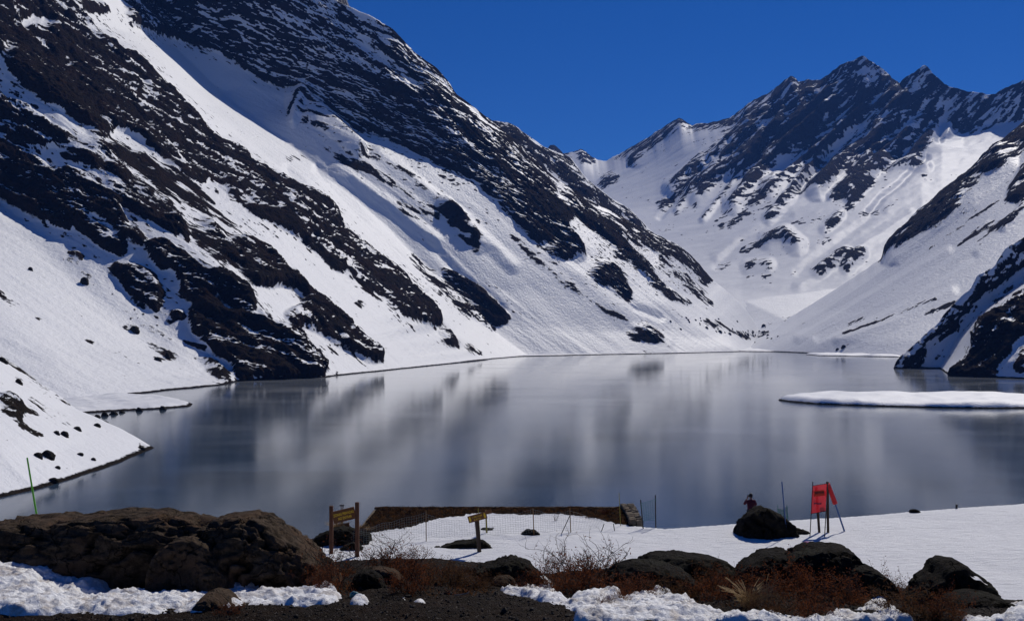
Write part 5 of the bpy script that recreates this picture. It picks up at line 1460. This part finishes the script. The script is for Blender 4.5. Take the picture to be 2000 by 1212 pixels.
# --- single-post arrow sign
q = on_bench(937, 1077)
e = empty('wooden_sign', tuple(q)); tag(e, 'brown single-post board tilted up to the right, with faded yellow marks', 'sign')
t = rel(px(930.5, 1012, q[1]), e)
V = []; Fc = []
tube(V, Fc, [np.array([0, 0, -0.25]), t * 0.5, t], 0.105, 0.10, 4)
mesh_obj('post', np.array(V), np.array(Fc), M_wood_dk, False, parent=e)
cA = rel(px(932.5, 1009.5, q[1] - 0.15), e)
roll = math.radians(15.5); cl, sl_ = math.cos(roll), math.sin(roll)
boxes('board', [((cA[0], cA[1], cA[2]), (0.86, 0.05, 0.31), -roll)], M_woodb, e)
R = random.Random(3)
bx = []
for row, zz in ((0, 0.055), (1, -0.07)):
    for k in range(9 - row * 2):
        bx.append((off(cA, -0.22 + row * 0.06 + k * 0.052, zz, -0.028), (R.choice((0.012, 0.02, 0.026)), 0.006, 0.075), -roll + R.uniform(-.1, .1)))
boxes('lettering', bx, M_yellow, e, 0)
for dx in (-0.34, 0.34):
    boxes('mark', [(off(cA, dx, 0, -0.028), (0.085, 0.006, 0.15), -roll + math.radians(45) * 0), (off(cA, dx, 0, -0.027), (0.05, 0.006, 0.23), -roll)], M_yellow, e, 0)
# --- slim pole with a board behind it
q = on_bench(951, 1041)
e = empty('sign_pole', tuple(q)); tag(e, 'thin yellow pole carrying a small dark board, right behind the single-post sign', 'sign')
pole('pole', (0, 0, -0.2), tuple(rel(px(949, 996, q[1]), e)), 0.045, M_pole_yel, e)
cB = rel(px(954, 999, q[1] - 0.06), e)
boxes('board', [((cB[0], cB[1], cB[2]), (0.34, 0.03, 0.19), -0.2)], M_woodb, e)

# --- safety nets
def net(label, posts, spans, cell, mat, postmats, thick=0.006, group='ski safety nets'):
    """posts: (foot pixel, top pixel, Y, radius); spans: per gap ((z0,z1) at left, sag, (z0,z1) at right)"""
    w = [(px(f[0], f[1], Y), px(t[0], t[1], Y), r) for f, t, Y, r in posts]
    c = sum((a for a, _, _ in w)) / len(w)
    e = empty('safety_net', (c[0], c[1], 30.0)); tag(e, label, 'net', group)
    for (a, b, r), m in zip(w, postmats):
        if r: pole('post', rel(a - np.array([0, 0, 0.15]), e), rel(b, e), r, m, e, 6)
    V, Fc = [], []
    for k, sp in enumerate(spans):
        if sp is None: continue
        (l0, l1), sag, (r0, r1) = sp
        a, a2, _ = w[k]; b, b2, _ = w[k + 1]
        L = np.linalg.norm(b - a)
        nu = max(2, int(L / cell)); hm = max(l1 - l0, r1 - r0); nv = max(2, int(hm / cell))
        g = np.zeros((nu + 1, nv + 1, 3))
        for i in range(nu + 1):
            u = i / nu
            foot = a + (b - a) * u
            lean = (a2 - a) / (a2 - a)[2] * (1 - u) + (b2 - b) / (b2 - b)[2] * u
            z0 = l0 + (r0 - l0) * u; z1 = l1 + (r1 - l1) * u - sag * 4 * u * (1 - u)
            for j in range(nv + 1):
                zz = z0 + (z1 - z0) * j / nv
                g[i, j] = foot + lean * zz + np.array([0, 0.05 * math.sin(i * .9 + j * .5) + .12 * math.sin(u * 3.1), 0.025 * math.sin(i * .7) ])
        for i in range(nu + 1): tube(V, Fc, [rel(p, e) for p in g[i]], thick, thick)
        for j in range(nv + 1): tube(V, Fc, [rel(p, e) for p in g[:, j]], thick * (1.7 if j in (0, nv) else 1), thick)
    o = mesh_obj('netting', np.array(V), np.array(Fc), mat, False, parent=e)
    return e
T = M_pole_thin
net('long sagging grey net on thin poles crossing the snow behind both wooden signs',
    [((690, 1074), (690, 1050), 47.2, 0), ((832.5, 1056), (832, 996), 48.9, 0.022), ((938, 1049), (934, 992), 49.7, 0.02), ((1043, 1046), (1041, 992), 50.1, 0.024), ((1115, 1040), (1113, 992), 50.9, 0.024), ((1170, 1034), (1180, 1020), 51.6, 0)],
    [((0.1, 0.85), 0.0, (0.15, 1.35)), ((0.15, 1.3), 0.35, (0.1, 1.15)), ((0.1, 1.15), 0.15, (0.15, 1.3)), ((0.15, 1.3), 0.2, (0.15, 1.15)), ((0.1, 1.1), 0.1, (0.05, 0.5))], 0.125, M_net, [T, T, M_pole_yel, T, T, T], 0.0030)
net('faint green net stretched between two thin dark poles right of the stone wall',
    [((1257, 1034), (1251, 975), 52.0, 0.03), ((1281, 1033), (1280, 966), 52.2, 0.03)], [((0.4, 1.35), 0.1, (0.5, 1.6))], 0.10, M_net_g, [M_pole_dk, M_pole_dk], 0.007)
net('green net bundle hanging behind the big mound-shaped rock and the blue pole',
    [((1520, 1026), (1519, 985), 52.2, 0.012), ((1540, 1025), (1537, 985), 52.3, 0.012)], [((0.0, 0.85), 0.12, (0.0, 0.95))], 0.065, M_net_g, [M_net_g, M_net_g], 0.011)
# leaning props of the long net
for lab, a, b in [('thin dark prop leaning against the net pole left of the terrace end', (1095, 1041), (1114, 1004)), ('short thin prop leaning in the snow below the terrace end, left one', (1174, 1035), (1180, 1022)), ('short thin prop leaning in the snow below the terrace end, right one', (1201, 1035), (1198, 1022))]:
    A = on_bench(*a); B = px(b[0], b[1], A[1])
    o = pole('net_prop', A - np.array([0, 0, .1]), B, 0.02, M_pole_dk, None, 6)
    tag(o, lab, 'pole')
A = on_bench(1212, 1026); o = pole('marker_pole', A, px(1209, 962, A[1]), 0.016, M_pole_yel, None, 6); tag(o, 'slim yellowish pole standing in front of the stone wall end', 'pole')

# --- stone wall round the terrace
def wall_thing():
    e = empty('stone_wall', (6.4, 55.4, 30.0)); tag(e, 'rough stone wall edging the bare terrace above the lake', 'wall')
    R = random.Random(9)
    nst = 0
    M1 = bpy.data.meshes
    shapes = []
    for s in range(6):
        bm = bmesh.new(); bmesh.ops.create_cube(bm, size=1.0)
        bmesh.ops.bevel(bm, geom=list(bm.edges), offset=0.12, segments=1, affect='EDGES')
        for v in bm.verts: v.co += Vector((R.uniform(-.07, .07), R.uniform(-.07, .07), R.uniform(-.07, .07)))
        me = bpy.data.meshes.new('stone'); bm.to_mesh(me); bm.free(); me.materials.append(M_stone); shapes.append(me)
    y = 52.85
    while y < 58.0:                                   # the side wall, stones of the top course and the near end
        d = R.uniform(0.28, 0.5)
        for zc in (0.10, -0.2, -0.5):
            for xo in (0.0, 0.34):
                o = link(bpy.data.objects.new('stone', shapes[R.randrange(6)]), e)
                o.location = (6.25 + xo - 6.4 + (y - 52.85) * 0.02 + R.uniform(-.03, .03), y + d / 2 - 55.4, zc + R.uniform(-.03, .05))
                o.scale = (0.36 * R.uniform(.9, 1.1), d * 1.02, 0.34 * R.uniform(.9, 1.1)); o.rotation_euler = (R.uniform(-.06, .06), R.uniform(-.06, .06), R.uniform(-.08, .08))
        y += d
    boxes('core', [((0.0, 0.05, -1.2), (0.62, 5.3, 2.3))], M_stone, e, 0.02)
    boxes('coping', [((-7.0, 2.72, -0.04), (14.4, 0.3, 0.12))], M_wood_dk, e, 0.03)
    boxes('back_wall', [((-7.0, 2.72, -1.35), (14.2, 0.26, 2.5))], M_stone, e, 0.02)
    boxes('left_wall', [((-14.1, -0.6, -1.3), (0.26, 6.3, 2.4))], M_stone, e, 0.02)
wall_thing()

# --- ski gate: red panel on two thin poles
def cloth_quad(name, tl, tr, br, bl, nu, nv, amp, mat, parent, seed=0, thick=0.004):
    g = np.zeros((nu, nv, 3))
    for i in range(nu):
        for j in range(nv):
            u, v = i / (nu - 1), j / (nv - 1)
            g[i, j] = (tl * (1 - u) + tr * u) * (1 - v) + (bl * (1 - u) + br * u) * v
            g[i, j, 1] += amp * math.sin(u * math.pi) * (0.6 + 0.4 * math.sin(v * 5 + seed)) + 0.012 * math.sin(7 * u + 9 * v)
    return mesh_obj(name, g.reshape(-1, 3), grid_faces(nu, nv), mat, True, parent=parent)
A, B = on_bench(1581.5, 1048.5), on_bench(1610, 1048.5)
e = empty('ski_gate', tuple((A + B) / 2)); tag(e, 'translucent red gate flag stretched between two thin dark poles', 'gate flag')
pole('pole', rel(A - np.array([0, 0, .2]), e), rel(px(1587.5, 940, A[1]), e), 0.022, M_pole_dk, e, 8)
pole('pole', rel(B - np.array([0, 0, .2]), e), rel(px(1616.8, 944, A[1]), e), 0.022, M_pole_dk, e, 8)
Yp = A[1] - 0.03
C4 = [rel(px(*c, Yp), e) for c in ((1586.5, 948), (1615, 943.5), (1612.5, 997.5), (1583.5, 1002.5))]
cloth_quad('flag', *C4, 18, 18, 0.06, M_flag, e)
for k in (0, 2):
    pole('hem', C4[k] + np.array([0, -.01, 0]), C4[k + 1] + np.array([0, -.01, 0]), 0.014, M_black, e, 6)
# dark print low on the flag
bx = []
cP = (C4[0] * .42 + C4[1] * .20 + C4[2] * .18 + C4[3] * .20) ; cP = rel(px(1597, 982.5, Yp - 0.05), e)
for k in range(8):
    bx.append(((cP[0] - 0.17 + k * 0.048, cP[1], cP[2] + 0.015 * math.sin(k)), (0.036, 0.004, 0.075 if k % 3 else 0.10), -0.12))
boxes('print', bx, simple('dark_blue_print', (0.03, 0.015, 0.04), 0.6), e, 0)
cQ = rel(px(1600.5, 962.5, Yp - 0.05), e)  # notice behind the flag imitated on its front: orange band and letters
boxes('print', [((cQ[0] - 0.02, cQ[1], cQ[2]), (0.52, 0.003, 0.27), -0.12)], simple('notice_through_cloth', (0.50, 0.035, 0.012), 0.6), e, 0)
boxes('lettering', [((cQ[0] - 0.20 + k * 0.056, cQ[1] - 0.006, cQ[2] + 0.035 + (k - 4) * 0.004), (0.034, 0.003, 0.10), -0.12) for k in range(8)], M_black, e, 0)
# wooden notice behind it
A, B = on_bench(1601, 1041), on_bench(1617.5, 1040.5)
e = empty('notice_board', tuple((A + B) / 2)); tag(e, 'orange-brown notice board on two wooden posts, showing through the red gate flag', 'sign')
pole('post', rel(A - np.array([0, 0, .25]), e), rel(px(1594, 950, A[1]), e), 0.062, M_wood_dk, e, 8)
pole('post', rel(B - np.array([0, 0, .25]), e), rel(px(1616, 940, B[1]), e), 0.062, M_wood_dk, e, 8)
cN = rel(px(1604, 963, A[1] - .08), e)
boxes('board', [(tuple(cN), (0.62, 0.03, 0.26), -0.05)], M_orange, e)
bx = [((cN[0] - 0.2 + k * 0.055, cN[1] - 0.02, cN[2] + 0.02), (0.03, 0.006, 0.12), -0.05) for k in range(8)]
boxes('lettering', bx, M_black, e, 0)
# leaning pole with rolled red panel
A = on_bench(1651, 1037); T2 = px(1617, 944, A[1] - .5)
e = empty('gate_pole', tuple(A)); tag(e, 'blue gate pole leaning left with a red panel rolled round its top', 'gate pole')
t2 = rel(T2, e)
pole('pole', (0.01, 0, -.15), t2 * 0.62, 0.042, M_pole_blue, e, 10)
pole('rolled_panel', t2 * 0.59, t2, 0.125, simple('red_rolled_cloth', (0.62, 0.018, 0.025), 0.55, 0.3, 0.2, 6, 0.5, 0.03), e, 12, 0.10)
# single poles
A = on_bench(1538, 1049.5); e = empty('gate_pole', tuple(A)); tag(e, 'thin blue gate pole standing right beside the big mound-shaped rock', 'gate pole')
pole('pole', (0.01, 0, -.2), tuple(rel(px(1533, 1010, A[1]), e)), 0.022, M_pole_blue, e, 8); pole('upper_tube', tuple(rel(px(1533, 1010, A[1]), e)), tuple(rel(px(1527, 940, A[1]), e)), 0.028, M_pole_blue, e, 8)
A = np.array([-21.0, 46.0, 29.6]); o = pole('marker_pole', A, px(53, 893, 46.0), 0.05, M_pole_green, None, 8, 0.035); tag(o, 'bright green marker pole leaning left above the long boulder, at the left picture side', 'pole')
A = on_bench(1868, 993); o = pole('wooden_stake', A - np.array([0, 0, .2]), px(1868.5, 984, A[1]), 0.06, M_pole_dk, None, 8); tag(o, 'short dark stake sticking out of the far snow edge, right side', 'stake')
# litter
q = ground_at(692, 1168); V0_, F0_ = ICO[3]
n_ = fbm(V0_ * 2, 0.8, 3) * .4
o = mesh_obj('plastic_bag', V0_ * (1 + n_[:, None]) * np.array([0.06, 0.04, 0.045]), F0_, M_teal, False); o.location = (q[0], q[1], q[2] + .04); tag(o, 'crumpled teal plastic rag under the shrub below the two-post sign', 'rag')
q = ground_at(903, 1166); V, Fc = [], []
tube(V, Fc, [np.array([-.085, 0, .03]), np.array([0, .01, .035]), np.array([.05, 0, .045]), np.array([.085, .01, .065])], .010, .006, 5)
o = mesh_obj('stick', np.array(V), np.array(Fc), simple('pale_wood', (0.42, 0.27, 0.16), 0.7), False); o.location = tuple(q); tag(o, 'pale broken stick lying on the dark earth, centre of the foreground', 'stick')
q = ground_at(1420, 1150); V, Fc = [], []
tube(V, Fc, [np.array([0, 0, 0]), np.array([.012, 0, .08]), np.array([.03, 0, .15])], .008, .004, 5)
o = mesh_obj('stick', np.array(V), np.array(Fc), M_straw, False); o.location = tuple(q); tag(o, 'pale stick standing up between the shrubs below the long black boulder', 'stick')

# ------------------------------------------------------------------ person behind the mound-shaped rock
def skin_mesh(name, verts, edges, radii, mat, parent, root=0, sub=2):
    me = bpy.data.meshes.new(name)
    me.from_pydata(verts, edges, [])
    me.materials.append(mat)
    o = link(bpy.data.objects.new(name, me), parent)
    m = o.modifiers.new('skin', 'SKIN'); m.use_smooth_shade = True
    s = me.skin_vertices[0].data
    for k, r in enumerate(radii):
        s[k].radius = r if isinstance(r, tuple) else (r, r)
        s[k].use_root = (k == root)
    o.modifiers.new('subsurf', 'SUBSURF').levels = sub
    o.modifiers['subsurf'].render_levels = sub
    return o
q = px(1466.5, 1046, 52.0); q[2] = 29.97
pe = None
# standing with the back to the camera, both hands raised to the face
vb = [(0, 0, .95), (0, .01, 1.15), (0, .0, 1.36), (0, -.01, 1.48), (0, .01, 1.56), (0, .03, 1.66), (0, .02, 1.73),
      (-.10, 0, .90), (-.11, .02, .50), (-.11, -.01, .09), (-.12, .12, .035), (.10, 0, .90), (.12, .02, .50), (.13, -.01, .09), (.14, .12, .035),
      (-.19, 0, 1.40), (-.31, .10, 1.24), (-.10, .26, 1.50), (-.05, .29, 1.56), (.19, 0, 1.40), (.30, .10, 1.17), (.11, .26, 1.50), (.06, .29, 1.56)]
eb = [(0, 1), (1, 2), (2, 3), (3, 4), (4, 5), (5, 6), (0, 7), (7, 8), (8, 9), (9, 10), (0, 11), (11, 12), (12, 13), (13, 14), (2, 15), (15, 16), (16, 17), (17, 18), (2, 19), (19, 20), (20, 21), (21, 22)]
rb = [.13, .125, .13, .06, .062, .095, .07, .085, .058, .04, .035, .085, .058, .04, .035, .055, .042, .028, .03, .055, .042, .028, .03]
nb = len(vb)
for side, hand in ((-1, 18), (1, 22)):
    hx = vb[hand]
    for f in range(5):
        a0 = (hx[0] - side * 0.0 + (f - 2) * .016, hx[1] + .02, hx[2] + .03)
        ln = (.035, .06, .066, .06, .045)[f]
        i0 = len(vb)
        vb += [a0, (a0[0] - side * .012, a0[1] + .012, a0[2] + ln * .55), (a0[0] - side * .03, a0[1] - .004, a0[2] + ln)]
        eb += [(hand, i0), (i0, i0 + 1), (i0 + 1, i0 + 2)]
        rb += [.012, .009, .008]
body = skin_mesh('person', vb, eb, rb, M_skin, None, 0, 2)
body.location = tuple(q); body.rotation_euler = (0, 0, math.radians(6))
tag(body, 'person in a dark maroon jacket seen from behind with arms raised, beyond the mound-shaped rock', 'person')
skin_mesh('jacket', [(0, 0, .84), (0, .005, .98), (0, .01, 1.18), (0, 0, 1.37), (0, 0, 1.47), (-.20, 0, 1.40), (-.32, .10, 1.23), (-.14, .23, 1.45), (.20, 0, 1.40), (.31, .10, 1.16), (.15, .23, 1.44)],
          [(0, 1), (1, 2), (2, 3), (3, 4), (3, 5), (5, 6), (6, 7), (3, 8), (8, 9), (9, 10)], [(.205, .15), (.20, .15), (.185, .145), (.19, .145), (.085, .085), .085, .068, .055, .085, .068, .055], M_jacket, body, 2, 2)
skin_mesh('trousers', [(0, 0, .93), (-.10, 0, .86), (-.11, .02, .50), (-.115, 0, .10), (.10, 0, .86), (.12, .02, .50), (.135, 0, .10)], [(0, 1), (1, 2), (2, 3), (0, 4), (4, 5), (5, 6)], [.15, .115, .085, .07, .115, .085, .07], M_trouser, body, 0, 2)
for s in (-1, 1):
    skin_mesh('boot', [(s * .125, -.03, .11), (s * .125, -.03, .05), (s * .13, .10, .045), (s * .135, .17, .04)], [(0, 1), (1, 2), (2, 3)], [.062, .062, .052, .04], M_black, body, 1, 2)
V0_, F0_ = ICO[4]
hv = V0_.copy(); hv = hv[:, :] * np.array([.098, .112, .125]) + np.array([0, .005, 1.685])
keep = ((V0_[:, 1] < 0.35) | (V0_[:, 2] > 0.35)) & (V0_[:, 2] > -0.75)
fk = keep[F0_].all(1)
mesh_obj('hair', hv, F0_[fk], M_hair, True, parent=body)
cam_b = boxes('camera', [((0, .33, 1.62), (.13, .05, .085)), ((0, .37, 1.62), (.06, .06, .06))], M_black, None, .006)
cam_b.location = tuple(q); cam_b.rotation_euler = body.rotation_euler
tag(cam_b, 'small black camera held up in front of the face of the person', 'camera')

# ------------------------------------------------------------------ air
hz = boxes('haze', [((0, 3000, 100), (14400, 10400, 3614))], bpy.data.materials.new('thin_air'), None, 0)
hm_ = hz.data.materials[0]; hm_.use_nodes = True
hn = hm_.node_tree; hn.nodes.remove(hn.nodes['Principled BSDF'])
pv = hn.nodes.new('ShaderNodeVolumePrincipled')
pv.inputs['Color'].default_value = (0.12, 0.32, 1.0, 1)
pv.inputs['Density'].default_value = 3.8e-5
pv.inputs['Anisotropy'].default_value = 0.1
hn.links.new(pv.outputs[0], hn.nodes['Material Output'].inputs['Volume'])
tag(hz, 'thin blue air between the camera and the far mountains', kind='stuff')
